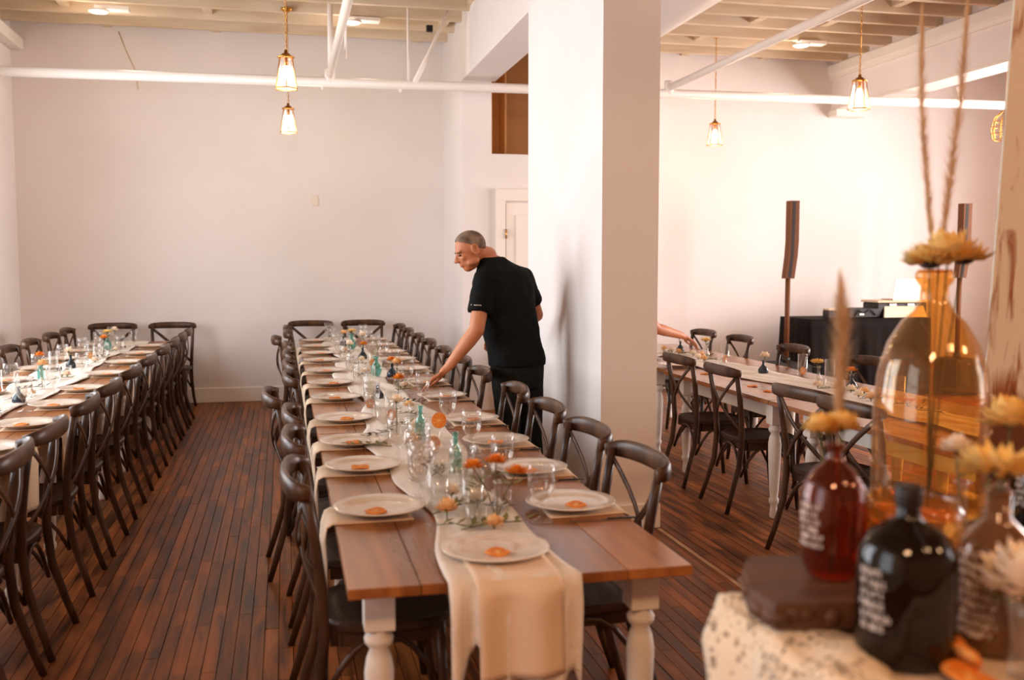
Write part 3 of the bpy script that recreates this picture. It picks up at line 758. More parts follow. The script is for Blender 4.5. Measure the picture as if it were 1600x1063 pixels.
V = {
 'teal_bottle': vase_maker('bud_vase', [(.020, 0), (.022, .006), (.022, .070), (.018, .084), (.009, .098), (.008, .122), (.0105, .126), (.010, .136)], 'teal'),
 'teal_vase': vase_maker('bud_vase', [(.022, 0), (.034, .02), (.040, .05), (.034, .08), (.016, .105), (.014, .125), (.022, .145)], 'teal'),
 'navy_vase': vase_maker('bud_vase', [(.030, 0), (.038, .01), (.036, .03), (.022, .05), (.010, .065), (.009, .085), (.013, .092)], 'navy'),
 'clear_bud': vase_maker('bud_vase', [(.020, 0), (.023, .006), (.021, .05), (.010, .075), (.008, .11), (.012, .125)], 'clear'),
 'cylinder': vase_maker('cylinder_vase', [(.032, 0), (.034, .006), (.034, .15)], 'clear'),
 'short_cyl': vase_maker('tealight_cup', [(.028, 0), (.031, .004), (.033, .06)], 'clear', 'candle cup'),
}
def vase(kind, x, y, label, group, z=ZT+.010, s=1):
    o = put(kind, V[kind], (x, y, z), 0, label, group, scale=s); return o
g = 'glass vases along the middle table'
Z1 = ZT+.012
vase('cylinder', .475, 3.15, 'tall clear cylinder glass at the front of the middle table runner', g)
vase('cylinder', .565, 3.02, 'second clear cylinder glass just right of the front one', g)
vase('clear_bud', .635, 2.98, 'clear bud vase holding the front orange marigolds', g)
for k, (dx, dy, st) in enumerate(((0, 0, .175), (-.004, .004, .165), (.003, .003, .14))):
    flower('marigold', ['orange marigold highest in the front clear bud vase', 'orange marigold leaning left in the front clear bud vase', 'orange marigold lowest in the front clear bud vase'][k], (.635+dx, 2.98+dy, Z1+.006), 'marigold', .036, st, ((.0, -.07, .055)[k], (.01, .02, -.02)[k]), 'marigolds')
flower('loose_rose', 'cream rose lying on the runner in front of the marigolds', (.60, 2.86, ZT+.016), 'peach', .026, .012, group='rose heads on the runners', leaf=False)
flower('loose_rose', 'small white rose head beside the front cylinder glasses', (.53, 3.22, ZT+.016), 'rose', .026, .03, group='rose heads on the runners')
sprig('olive green sprig in front of the marigolds on the middle table', (.50, 2.86, ZT+.016), .2, .2, 11)
sprig('dark leafy sprig by the front bud vase', (.42, 2.93, ZT+.016), -.5, .14, 7)
sprig('leafy sprig right of the front cylinder glass', (.60, 3.25, ZT+.016), 1.2, .2, 10)
vase('teal_bottle', .625, 3.695, 'slim teal bottle vase nearest on the middle table', g, s=1.15)
vase('teal_bottle', .589, 4.43, 'slim teal bottle vase second along the middle table', g, s=1.15)
vase('cylinder', .60, 4.12, 'cylinder vase holding the orange slices on the middle table', g)
def upright(x, y, z, label, big=1.25):
    o = put('slice', make_slice, (x, y, z), 0, label, 'upright orange slices', scale=big); o.rotation_euler = (pi/2-.15, 0, .2); return o
upright(.60, 4.10, ZT+.055, 'dried orange slice standing low inside the cylinder vase', .85)
upright(.62, 4.08, ZT+.155, 'dried orange slice standing on the rim of the cylinder vase', .95)
flower('loose_rose', 'peach rose between the two teal bottles', (.56, 3.95, ZT+.016), 'peach', .028, .03, group='rose heads on the runners')
sprig('sprig beside the nearest teal bottle', (.52, 3.62, ZT+.016), .9, .2, 10)
for k, (x_, y_) in enumerate(((.455, 3.36), (.53, 3.42), (.47, 3.62), (.575, 3.28), (.66, 3.30), (.50, 3.80))):
    put('goblet', make_goblet, (x_, y_, ZT+.010), k, 'water goblet standing on the runner in the front cluster of glasses, %s' % nth(k), 'goblets clustered at the front of the middle table')
for k, (x_, y_) in enumerate(((.62, 3.48), (.56, 2.93), (.68, 3.12))):
    vase('short_cyl', x_, y_, 'small glass candle cup in the front cluster of the middle table, %s' % nth(k), 'candle cups at the front of the middle table')
for k, (x_, y_) in enumerate(((.60, 3.12), (.48, 3.0), (.66, 3.55), (.52, 4.2), (.60, 4.6))):
    flower('loose_rose', 'loose %s rose on the front part of the middle table runner, %s' % ('peach' if k % 2 else 'white', nth(k)), (x_, y_, ZT+.016), 'peach' if k % 2 else 'rose', .030, .03, group='rose heads on the runners')
    sprig('leafy sprig tucked by the loose roses, %s from the front of the middle table' % nth(k), (max(x_-.1, .44), y_+.05, ZT+.018), k*1.1-.5, .2, 11, 'leaf' if k % 2 else 'leafd')
rnd = random.Random(5)
ROW = [('clear_bud', .615, 5.57, 'marigold'), ('cylinder', .45, 5.48, 'slice'), ('navy_vase', .526, 5.86, None), ('cylinder', .524, 5.05, 'slice'), ('short_cyl', .66, 5.2, None),
       ('clear_bud', .70, 6.4, 'peach'), ('cylinder', .52, 6.3, None), ('teal_vase', .623, 7.03, 'leaf'), ('navy_vase', .73, 6.98, 'marigold'), ('navy_vase', .632, 8.38, 'marigold'),
       ('short_cyl', .52, 7.6, None), ('cylinder', .66, 7.75, 'slice'), ('clear_bud', .5, 8.0, 'rose'), ('teal_vase', .60, 9.3, 'sun'), ('clear_bud', .68, 9.0, 'rose'),
       ('navy_vase', .55, 9.75, 'peach'), ('cylinder', .64, 9.9, None), ('short_cyl', .6, 4.75, None), ('clear_bud', .5, 4.6, 'rose')]
NM = {'clear_bud': 'clear bud vase', 'cylinder': 'clear cylinder vase', 'navy_vase': 'squat dark blue bud vase', 'teal_vase': 'round teal glass vase', 'short_cyl': 'small glass tealight cup', 'teal_bottle': 'slim teal bottle vase'}
FN = {'marigold': ('marigold', 'orange marigold'), 'rose': ('rose', 'cream white rose'), 'peach': ('rose', 'peach rose'), 'sun': ('sunflower', 'orange-yellow sunflower'), 'leaf': ('marigold', 'pale')}
HT = {'clear_bud': .125, 'cylinder': .15, 'navy_vase': .092, 'teal_vase': .145, 'short_cyl': .06, 'teal_bottle': .136}
def dress(rows, tbl, gname, sgn=1):
    cnt = {}
    for kd, x, y, fl in sorted(rows, key=lambda r: r[2]):
        i = cnt.get(kd, 0); cnt[kd] = i+1
        wh = '%s %s from the front, %s table' % (nth(i), NM[kd], tbl)
        vase(kd, x, y, wh+(', beyond the front group' if gname == g else ''), gname)
        if fl == 'slice':
            upright(x, y-.005, ZT+.04, 'orange slice standing in the '+nth(i)+' '+NM[kd]+', '+tbl+' table', .8)
        elif fl == 'leaf':
            s_ = sprig('upright leafy stems in the '+wh, (x, y, ZT+.02), 0, .2, 8); s_.rotation_euler = (0, -1.45, .3)
        elif fl:
            nm, ds = FN[fl]
            flower(nm, '%s in the %s' % (ds, wh), (x, y, Z1+.006), fl, .038 if fl in ('marigold', 'sun') else .030, HT[kd]+.022, (rnd.uniform(-.01, .01), rnd.uniform(-.01, .01)), 'flowers on the %s table' % tbl)
dress(ROW, 'middle', g)
for k in range(14):
    y = 4.3+k*.45; x = .5+.22*rnd.random()
    sprig('leafy sprig on the runner of the middle table, %s beyond the slim teal bottles' % (['first']+ORD[1:])[k], (x-.06, y, ZT+.016), rnd.uniform(-1, 1), rnd.uniform(.12, .18), 8, 'leaf' if k % 3 else 'leafd')
    if k % 2 == 0:
        flower('loose_rose', 'loose %s rose head on the middle table runner, %s beyond the slim teal bottles' % ('peach' if k % 4 else 'cream', (['first']+ORD[1:])[k//2]), (x+.02, y+.2, ZT+.016), 'peach' if k % 4 else 'rose', .026, .012, group='rose heads on the runners', leaf=False)
g2 = 'glass vases along the left table'
dress([('teal_vase', -1.60, 5.93, 'marigold'), ('navy_vase', -1.50, 6.15, None), ('teal_bottle', -1.66, 7.4, 'marigold'), ('navy_vase', -1.62, 8.2, 'rose'), ('teal_vase', -1.6, 9.7, 'sun'), ('cylinder', -1.6, 8.9, 'slice'), ('cylinder', -1.68, 7.9, None),
       ('clear_bud', -1.52, 6.8, 'peach'), ('clear_bud', -1.55, 9.2, 'marigold'), ('cylinder', -1.5, 8.6, None), ('short_cyl', -1.55, 7.7, None), ('clear_bud', -1.6, 10.2, 'rose'), ('cylinder', -1.72, 6.55, 'slice')], 'left', g2)
for k in range(9):
    y = 5.7+k*.52; sprig('leafy sprig on the left table runner, %s from the front' % nth(k), (-1.66+.12*rnd.random(), y, ZT+.016), rnd.uniform(-1, 1), .16, 8, 'leaf' if k % 2 else 'leafd')
    if k % 2: flower('loose_rose', 'loose rose head on the left table runner, %s from the front' % nth(k//2), (-1.5, y+.2, ZT+.016), 'rose', .026, .012, group='rose heads on the runners', leaf=False)
g3 = 'glass vases along the right table'
dress([('navy_vase', 3.49, 8.4, 'rose'), ('navy_vase', 3.40, 6.62, 'rose'), ('navy_vase', 3.50, 5.62, 'marigold'), ('clear_bud', 3.40, 5.85, 'sun'), ('cylinder', 3.60, 6.05, None), ('cylinder', 3.46, 7.4, 'slice'),
       ('clear_bud', 3.46, 7.75, 'sun'), ('short_cyl', 3.36, 5.75, None), ('cylinder', 3.45, 5.05, None), ('short_cyl', 3.35, 7.2, None), ('cylinder', 3.62, 6.45, 'slice')], 'right', g3)
for k in range(16):
    y = 4.7+k*.12 if k < 9 else 7.45+(k-9)*.16
    x = 3.32+.14*rnd.random()
    sprig('leafy sprig on the right table runner, %s from the front' % nth(k), (x-.05, y, ZT+.016), rnd.uniform(-2, 1), .17, 8)
    flower('loose_rose', 'loose %s rose head on the right table runner, %s from the front' % ('peach' if k % 2 else 'cream', nth(k)), (x-.02, y+.05, ZT+.016), 'peach' if k % 2 else 'rose', .028, .014, group='rose heads on the right runner', leaf=False)

# ------------------------------------------------------------------ DJ corner
dj = thing('draped_table', 'table under a black cloth at the back of the right room', 'table', (6.62, 10.35, 0))
MB().box(-.72, .78, -.0, .62, .88, .905).build('tabletop', M['black'], dj)
for sx, sy in ((-.66, .05), (.72, .05), (-.66, .57), (.72, .57)): MB().tube([(sx, sy, 0), (sx, sy, .88)], .015, 8).build('leg', M['black'], dj)
mb = MB(); P = [(-.76, .64), (-.76, -.03), (.82, -.03), (.82, .64)]; per = []
for a, b in zip(P[:-1], P[1:]):
    n = int(math.hypot(b[0]-a[0], b[1]-a[1])/.03)
    nx_, ny_ = (b[1]-a[1]), -(b[0]-a[0]); l = math.hypot(nx_, ny_)
    for i in range(n): per.append((a[0]+(b[0]-a[0])*i/n, a[1]+(b[1]-a[1])*i/n, nx_/l, ny_/l))
per.append((P[-1][0], P[-1][1], 1, 0))
def cloth(i, j):
    x, y, nx_, ny_ = per[i]; d = j/9; f = .03*sin(i*.55)*d+.018*sin(i*1.37+1)*d+.03*d
    return (x-abs(0)*0+(-nx_ if True else 0)*-f if False else x+(nx_*-f if False else nx_*f*(-1 if nx_*x < 0 else 1)), y-(f if ny_ != 0 else 0), .912-.905*d)
mb.grid(len(per), 10, lambda a, b: cloth(round(a*(len(per)-1)), round(b*9)))
mb.add([(-.76, .64, .912), (-.76, -.03, .912), (.82, -.03, .912), (.82, .64, .912)], [(0, 1, 2, 3)])
o = mb.build('tablecloth', M['blackcloth'], None, (6.62, 10.35, 0)); tag(o, 'black cloth hanging in folds to the floor over the equipment table', 'tablecloth')
so = o.modifiers.new('s', 'SOLIDIFY'); so.thickness = .004
ZQ = .916
t = thing('equipment_box', 'small black box with pale top at the left end of the draped table', 'box', (6.24, 10.46, ZQ))
MB().box(-.085, .085, -.07, .07, 0, .09, bev=.005).build('body', M['black'], t); MB().box(-.085, .085, -.07, .07, .0905, .115, bev=.003).build('top_panel', M['joist'], t); MB().tube([(.06, -.072, .06), (.06, -.082, .06)], .01, 8).build('dial', M['steel'], t)
t = thing('equipment_case', 'open black case of cables in the middle of the draped table', 'case', (6.63, 10.55, ZQ))
MB().box(-.19, .19, -.12, .12, 0, .11, bev=.008).build('body', M['black'], t); MB().tube([(-.12, -.128, .02), (-.08, -.14, .09), (0, -.13, .05), (.08, -.14, .1), (.15, -.13, .03)], .008, 6).build('cable', M['black'], t); MB().box(-.06, 0, -.13, -.121, .03, .05).build('latch', M['steel'], t)
t = thing('turntable_case', 'raised black mixer case with pale front panel on the draped table', 'mixer', (7.12, 10.55, ZQ))
MB().box(-.30, .34, -.12, .20, 0, .17, bev=.01).build('body', M['black'], t)
MB().add([(-.26, -.19, .002), (.3, -.19, .002), (.3, -.122, .13), (-.22, -.122, .13), (-.26, -.165, -.0), (.3, -.165, 0.0)], [(0, 1, 2, 3), (0, 4, 5, 1), (2, 1, 5), (0, 3, 4)]).build('front_panel', M['joist'], t)
MB().box(-.32, .36, -.14, .22, .172, .2, bev=.006).build('lid', M['joist'], t)
for x in (-.16, .08): MB().box(x, x+.09, -.135, -.121, .135, .16).build('label_plate', M['steel'], t)
t = thing('laptop', 'open laptop with pale lid on top of the mixer case', 'laptop', (7.20, 10.56, ZQ+.201))
MB().box(-.18, .18, -.12, .12, 0, .015, bev=.003).build('base', M['steel'], t)
MB().box(-.18, .18, -.004, .004, 0, .24, mtx=Matrix.Translation((0, -.11, .015)) @ Matrix.Rotation(.2, 4, 'X')).build('lid', M['screen'], t)
def speaker(x, y, label):
    t = thing('column_speaker', label, 'speaker', (x, y, 0), 0, 'column speakers')
    MB().box(-.21, .17, -.28, .22, .02, .42, bev=.02).build('subwoofer', M['speakerd'], t)
    MB().box(-.18, .14, -.285, -.281, .05, .39).build('subwoofer_grille', M['black'], t)
    MB().tube([(0, 0, .42), (0, 0, 1.42)], .028, 12).build('pole', M['speaker'], t)
    MB().lathe([(.03, .42), (.045, .43), (.045, .47), (.03, .48)], 12).build('pole_socket', M['black'], t)
    a = MB().add([(-.055, -.05, 1.38), (.055, -.05, 1.38), (.055, .05, 1.38), (-.055, .05, 1.38),
                  (-.025, -.06, 1.64), (.085, -.06, 1.64), (.085, .05, 1.64), (-.025, .05, 1.64),
                  (-.015, -.06, 1.80), (.095, -.06, 1.80), (.095, .05, 1.80), (-.015, .05, 1.80), (-.015, -.06, 2.26), (.095, -.06, 2.26), (.095, .05, 2.26), (-.015, .05, 2.26)],
                 [(3, 2, 1, 0), (12, 13, 14, 15)]+[(r*4+i, r*4+(i+1) % 4, r*4+4+(i+1) % 4, r*4+4+i) for r in range(3) for i in range(4)])
    a.build('column', M['speaker'], t)
    MB().add([(-.03, -.0515, 1.39), (.01, -.0515, 1.39), (.035, -.062, 1.64), (-.003, -.062, 1.64), (.01, -.0625, 2.25), (.05, -.0625, 2.25)], [(0, 1, 2, 3), (3, 2, 5, 4)]).build('driver_grille', M['speakerd'], t)
    for sx, sy in ((-.17, -.2), (.13, -.2), (-.17, .16), (.13, .16)): MB().lathe([(.02, 0), (.02, .02)], 8, (sx, sy, 0)).build('foot', M['black'], t)
    return t
speaker(5.60, 10.35, 'tall slim column speaker on a pole left of the draped table')
speaker(7.84, 10.35, 'second column speaker, partly hidden behind the tall amber vase')
o = MB().tube([(5.1, 10.1, .02), (5.2, 10.0, .03), (5.3, 10.12, .02), (5.18, 10.2, .03), (5.05, 10.05, .05), (5.2, 9.95, .06), (5.36, 10.1, .12)], .02, 8).build('cable_coil', M['black']); tag(o, 'black cable lying beside the speaker box', 'cable')
# wicker sconce on the far right
t = thing('wicker_sconce', 'gold wicker cage lamp hanging at the upper right edge', 'lamp', (7.70, 9.5, 2.90))
for k in range(10):
    a = 2*pi*k/10; MB().tube([(.12*cos(a), .12*sin(a), 0), (.14*cos(a), .14*sin(a), .12), (.11*cos(a), .11*sin(a), .24), (.02*cos(a), .02*sin(a), .32)], .005, 5).build('rib', M['brass'], t)
for z, r in ((.0, .12), (.07, .133), (.14, .138), (.2, .123)): MB().tube([(r*cos(a), r*sin(a), z) for a in [2*pi*k/20 for k in range(20)]], .005, 5, closed=True).build('hoop', M['brass'], t)
MB().tube([(0, 0, .3), (0, 0, 1.12)], .004, 6).build('cord', M['brass'], t)

# ------------------------------------------------------------------ people
def limb(mb, pts, rad, seg=14):
    """tapered capsule chain"""
    P = [Vector(p) for p in pts]; Q = []; RR = []
    for i in range(len(P)-1):
        for k in range(4):
            u = k/4; Q.append(P[i].lerp(P[i+1], u)); RR.append(rad[i]+(rad[i+1]-rad[i])*u)
    Q.append(P[-1]); RR.append(rad[-1]); mb.tube(Q, RR, seg); mb.ball(P[0], rad[0]*.98, seg, 8); mb.ball(P[-1], rad[-1]*.98, seg, 8)
    for i in range(1, len(P)-1): mb.ball(P[i], rad[i]*.99, seg, 8)
def loft(mb, rings, seg=28, p=.85):
    """rings: (centre, width axis, half width, depth axis, half depth)"""
    vs = []
    for c, wa, rw, da, rd in rings:
        c, wa, da = Vector(c), Vector(wa), Vector(da)
        for k in range(seg):
            a = 2*pi*k/seg; ca, sa = cos(a), sin(a)
            vs.append(c+wa*rw*math.copysign(abs(ca)**p, ca)+da*rd*math.copysign(abs(sa)**p, sa))
    n = len(rings); fs = [(i*seg+k, i*seg+(k+1) % seg, (i+1)*seg+(k+1) % seg, (i+1)*seg+k) for i in range(n-1) for k in range(seg)]
    fs += [tuple(range(seg))[::-1], tuple((n-1)*seg+k for k in range(seg))]
    mb.add(vs, fs, True)
def fuse(o, vox, sm=4, f=.5, wrinkle=0):
    r = o.modifiers.new('r', 'REMESH'); r.mode = 'VOXEL'; r.voxel_size = vox; r.use_smooth_shade = True
    s = o.modifiers.new('s', 'SMOOTH'); s.iterations = sm; s.factor = f
    if wrinkle:
        tx = bpy.data.textures.new('folds', 'CLOUDS'); tx.noise_scale = .11; tx.noise_depth = 2
        d = o.modifiers.new('d', 'DISPLACE'); d.texture = tx; d.strength = wrinkle; d.mid_level = .5; d.texture_coords = 'GLOBAL'
def hand(mb, wrist, palm, tips_dir, side, down, s=1, curl=.6):
    """palm centre + five bent fingers; tips_dir forward, side = towards the thumb, down = palm normal (closing side)"""
    w_, pc, F_, S_, D_ = Vector(wrist), Vector(palm), Vector(tips_dir).normalized(), Vector(side).normalized(), Vector(down).normalized()
    mt = Matrix((F_, S_, D_)).transposed()
    mb.ball(pc, (.046*s, .040*s, .017*s), 14, 10, mt.to_3x3())
    limb(mb, [w_, w_.lerp(pc, .6)], [.026*s, .022*s], 10)
    for k, (off, ln) in enumerate(((.028, .070), (.010, .080), (-.009, .075), (-.027, .058))):
        b = pc+F_*.036*s+S_*off*s; l = ln*s
        c1 = curl*(1+.12*k); p1 = b+(F_*cos(c1*.5)+D_*sin(c1*.5)+S_*off*2)*l*.45
        p2 = p1+(F_*cos(c1*1.2)+D_*sin(c1*1.2)+S_*off)*l*.32; p3 = p2+(F_*cos(c1*1.9)+D_*sin(c1*1.9))*l*.25
        limb(mb, [pc+S_*off*s*.8, b, p1, p2, p3], [.010*s, .0098*s, .0088*s, .0080*s, .0068*s], 8)
    b = pc-F_*.02*s+S_*.028*s
    limb(mb, [b, b+(S_*.028+F_*.018+D_*.012)*s, b+(S_*.034+F_*.046+D_*.022)*s, b+(S_*.024+F_*.066+D_*.030)*s], [.014*s, .012*s, .010*s, .008*s], 8)
def head(mb, c, fwd, up, s=1):
    """c centre of the skull; returns matrix local (x=right,y=fwd,z=up)"""
    F_, U_ = Vector(fwd).normalized(), Vector(up).normalized(); R_ = F_.cross(U_).normalized(); U_ = R_.cross(F_)
    m3 = Matrix((R_, F_, U_)).transposed(); c = Vector(c)
    g_ = lambda x, y, z: c+m3 @ Vector((x, y, z))*s
    mb.ball(g_(0, -.008, .03), tuple(q*s for q in (.076, .094, .086)), 24, 16, m3)
    mb.ball(g_(0, .026, -.035), tuple(q*s for q in (.060, .066, .080)), 20, 14, m3)
    mb.ball(g_(0, .050, -.088), tuple(q*s for q in (.036, .036, .030)), 16, 10, m3)
    mb.ball(g_(0, .074, .024), tuple(q*s for q in (.052, .018, .014)), 14, 8, m3)
    for sx in (-1, 1):
        mb.ball(g_(sx*.034, .066, -.022), tuple(q*s for q in (.024, .022, .020)), 12, 8, m3)
        mb.ball(g_(sx*.05, .02, -.065), tuple(q*s for q in (.022, .045, .022)), 12, 8, m3)
        # ear
        mb.tube([g_(sx*.081, -.014+.017*sin(a), .0+.031*cos(a)) for a in [2*pi*k/12 for k in range(12)]], .0075*s, 6, closed=True)
        mb.ball(g_(sx*.074, -.008, .0), tuple(q*s for q in (.007, .014, .026)), 10, 8, m3)
        mb.ball(g_(sx*.076, -.004, -.028), tuple(q*s for q in (.006, .008, .009)), 8, 6, m3)
    limb(mb, [g_(0, .088, .012), g_(0, .102, -.012), g_(0, .114, -.030)], [.009*s, .011*s, .013*s], 10)
    for sx in (-1, 1): mb.ball(g_(sx*.012, .102, -.034), .009*s, 8, 6)
    mb.ball(g_(0, .090, -.058), tuple(q*s for q in (.024, .010, .0065)), 12, 6, m3)
    mb.ball(g_(0, .088, -.070), tuple(q*s for q in (.020, .011, .007)), 12, 6, m3)
    return g_, m3
def person(label, J, headfwd, headup, wa, hands, hair_m, vox=.0065):
    wa = Vector(wa).normalized(); da = Vector((-wa.y, wa.x, 0)); Z = Vector((0, 0, 1))
    root = thing('person', label, 'person', (J['feet'].x, J['feet'].y, 0))
    off = -root.location
    j = {k: Vector(v)+off for k, v in J.items()}
    b = MB()
    g_, m3 = head(b, j['head'], headfwd, headup)
    limb(b, [j['neck'], j['neck'].lerp(j['head'], .7)], [.056, .054])
    def rings(sc=1.0, ex=0, top=True):
        pel, wst, cht, sho, nk = j['pelvis'], j['waist'], j['chest'], j['shoulders'], j['neck']
        r = [(pel-Z*.10, wa, .165*sc+ex, da, .115*sc+ex), (pel, wa, .172*sc+ex, da, .125*sc+ex), (wst, wa, .170*sc+ex, da, .130*sc+ex), (cht-(cht-wst)*.3, wa, .185*sc+ex, da, .130*sc+ex), (cht, wa, .195*sc+ex, da, .128*sc+ex),
             (cht.lerp(sho, .6), wa, .200*sc+ex, da, .112*sc+ex), (sho, wa, .175*sc+ex, da, .088*sc+ex), (sho.lerp(nk, .5), wa, .115*sc+ex, da, .070*sc+ex), (nk, wa, .072*sc+ex*.5, da, .062*sc+ex*.5)]
        return r
    loft(b, rings(.93))
    for s_ in ('L', 'R'):
        limb(b, [j['sh'+s_], j['el'+s_], j['el'+s_].lerp(j['wr'+s_], .3), j['wr'+s_]], [.056, .048, .048, .030])
        h = hands[s_]; hand(b, j['wr'+s_], h[0]+off, h[1], h[2], h[3], 1.12)
        limb(b, [j['hip'+s_], j['kn'+s_], j['kn'+s_].lerp(j['an'+s_], .35), j['an'+s_]], [.085, .058, .055, .038])
        limb(b, [j['an'+s_]-Z*.03, j['an'+s_]-Z*.045+da*.12], [.036, .030])
    o = b.build('body', M['skin'], root); fuse(o, vox, 3)
    # shirt with sleeves
    m = MB(); rg = rings(1.0, .016)[0:8]; rg.append((j['shoulders'].lerp(j['neck'], .92), wa, .083, da, .076))
    p_ = j['pelvis']; rg[0] = (p_-Z*.0, wa, .192, da, .148); rg[1] = (p_+Z*.05, wa, .192, da, .150)
    loft(m, rg); 
    for s_ in ('L', 'R'):
        sh, el = j['sh'+s_], j['el'+s_]; c = j['shoulders']
        limb(m, [c.lerp(sh, .55), sh+Z*.004], [.070, .070]); d = (el-sh)
        m.tube([sh, sh+d*.3, sh+d*.66], [.070, .071, .073], 16)
    o = m.build('shirt', M['shirt'], root); fuse(o, .011, 3, wrinkle=.022)
    m = MB()
    for s_ in ('L', 'R'): m.tube([j['hip'+s_]+Z*.06, j['hip'+s_].lerp(j['kn'+s_], .5), j['kn'+s_], j['kn'+s_].lerp(j['an'+s_], .5), j['an'+s_]-Z*.02], [.100, .088, .074, .068, .062], 16)
    loft(m, [(p_-Z*.14, wa, .165, da, .118), (p_-Z*.05, wa, .178, da, .135), (p_+Z*.06, wa, .176, da, .134)])
    o = m.build('trousers', M['jean'], root); fuse(o, .011, 3, wrinkle=.012)
    for s_ in ('L', 'R'):
        a = j['an'+s_]; f0 = Vector((a.x, a.y, 0))
        m = MB(); m.ball(f0-da*.03+Z*.04, (.042, .05, .04), 12, 8); m.tube([f0-da*.06+Z*.035, f0+da*.03+Z*.04, f0+da*.13+Z*.03, f0+da*.19+Z*.024], [.034, .042, .046, .030], 12, rad2=[.034, .04, .030, .022], flat=(0, 0, 1))
        m.build('shoe', M['shoe'], root)
    # hair cap
    m = MB(); seg, rn = 30, 12; vs = []; F = []
    for i in range(rn+1):
        for k in range(seg):
            a = 2*pi*k/seg; y_ = sin(a)    # +1 front
            lim = R(91)+R(34)*max(0, -y_)**.6-R(42)*max(0, y_)**.8
            t = lim*i/rn; jit = 1+.008*sin(k*7.1+i*3.3)
            q = Vector((.0800*sin(t)*cos(a), .0985*sin(t)*sin(a), .0905*cos(t)))*jit*(1.0-.012*(i == rn))
            vs.append(g_(0, -.008, .03)+m3 @ q)
    F = [(i*seg+k, i*seg+(k+1) % seg, (i+1)*seg+(k+1) % seg, (i+1)*seg+k) for i in range(rn) for k in range(seg)]
    m.add(vs, F, True); o = m.build('hair', hair_m, root); so = o.modifiers.new('s', 'SOLIDIFY'); so.thickness = .003
    for sx in (-1, 1):
        MB().ball(g_(sx*.031, .083, -.001), (.011, .008, .006), 10, 6, m3).build('eye', M['eye'], root)
        MB().tube([g_(sx*.016, .093, .016), g_(sx*.034, .090, .020), g_(sx*.052, .074, .015)], [.003, .004, .0025], 6).build('eyebrow', M['brow'], root)
    return root, j, g_
Vv = Vector
# the man at the middle table, seen from behind, leaning over the plates
wa = Vv((.86, .50, 0))     # towards his right shoulder
J = dict(feet=Vv((1.47, 6.06, 0)), pelvis=Vv((1.425, 6.07, .91)), waist=Vv((1.40, 6.08, 1.06)), chest=Vv((1.355, 6.10, 1.28)), shoulders=Vv((1.335, 6.10, 1.50)), neck=Vv((1.245, 6.10, 1.60)), head=Vv((1.125, 6.06, 1.630)),
         shL=Vv((1.20, 6.00, 1.455)), elL=Vv((1.135, 5.92, 1.145)), wrL=Vv((.975, 5.98, .925)), shR=Vv((1.495, 6.18, 1.450)), elR=Vv((1.605, 6.30, 1.215)), wrR=Vv((1.46, 6.45, 1.09)),
         hipL=Vv((1.34, 6.03, .86)), knL=Vv((1.37, 6.05, .48)), anL=Vv((1.38, 6.00, .09)), hipR=Vv((1.51, 6.11, .86)), knR=Vv((1.53, 6.14, .48)), anR=Vv((1.55, 6.10, .09)))
H = dict(L=(Vv((.915, 5.995, .868)), (-.8, .1, -.55), (.25, .9, -.2), (-.4, .1, -.9)), R=(Vv((1.40, 6.50, 1.05)), (-.8, .5, -.3), (-.3, -.6, .7), (.0, .3, -1)))
man, jj, gg = person('man in black T-shirt and dark jeans leaning over the middle table with outstretched hand', J, (-.88, -.06, -.36), (-.42, 0, .90), wa, H, M['hair'])
mb = MB(); s0 = jj['shL']; e0 = jj['elL']; d0 = (e0-s0); c0 = s0+d0*.50
mb.tube([c0+Vv((-.066, -.035, 0)), c0+Vv((-.045, -.062, -.001)), c0+Vv((-.010, -.078, -.002))], .0035, 6)
mb.build('sleeve_stripe', M['grey'], man, label='pale stripe on the left sleeve')
# second worker, nearly hidden behind the pier
wa2 = Vv((-.5, -.86, 0))
J2 = dict(feet=Vv((2.48, 8.05, 0)), pelvis=Vv((2.50, 8.05, .90)), waist=Vv((2.56, 8.04, 1.03)), chest=Vv((2.68, 8.02, 1.17)), shoulders=Vv((2.79, 8.0, 1.27)), neck=Vv((2.82, 8.0, 1.36)), head=Vv((2.85, 8.02, 1.50)),
          shR=Vv((2.86, 7.86, 1.20)), elR=Vv((3.08, 7.95, 1.00)), wrR=Vv((3.36, 8.05, .925)), shL=Vv((2.76, 8.17, 1.2)), elL=Vv((2.82, 8.25, .95)), wrL=Vv((3.0, 8.28, .84)),
          hipR=Vv((2.46, 7.97, .86)), knR=Vv((2.47, 7.97, .47)), anR=Vv((2.44, 7.95, .09)), hipL=Vv((2.53, 8.14, .86)), knL=Vv((2.55, 8.14, .47)), anL=Vv((2.52, 8.14, .09)))
H2 = dict(R=(Vv((3.425, 8.075, .895)), (.85, .2, -.45), (0, .9, -.1), (.3, 0, -1)), L=(Vv((3.06, 8.28, .80)), (.9, 0, -.3), (0, -.9, 0), (0, 0, -1)))
person('worker in black sleeves behind the pier, bare arm reaching over the right table', J2, (.8, 0, -.5), (.4, 0, .9), wa2, H2, M['brow'])

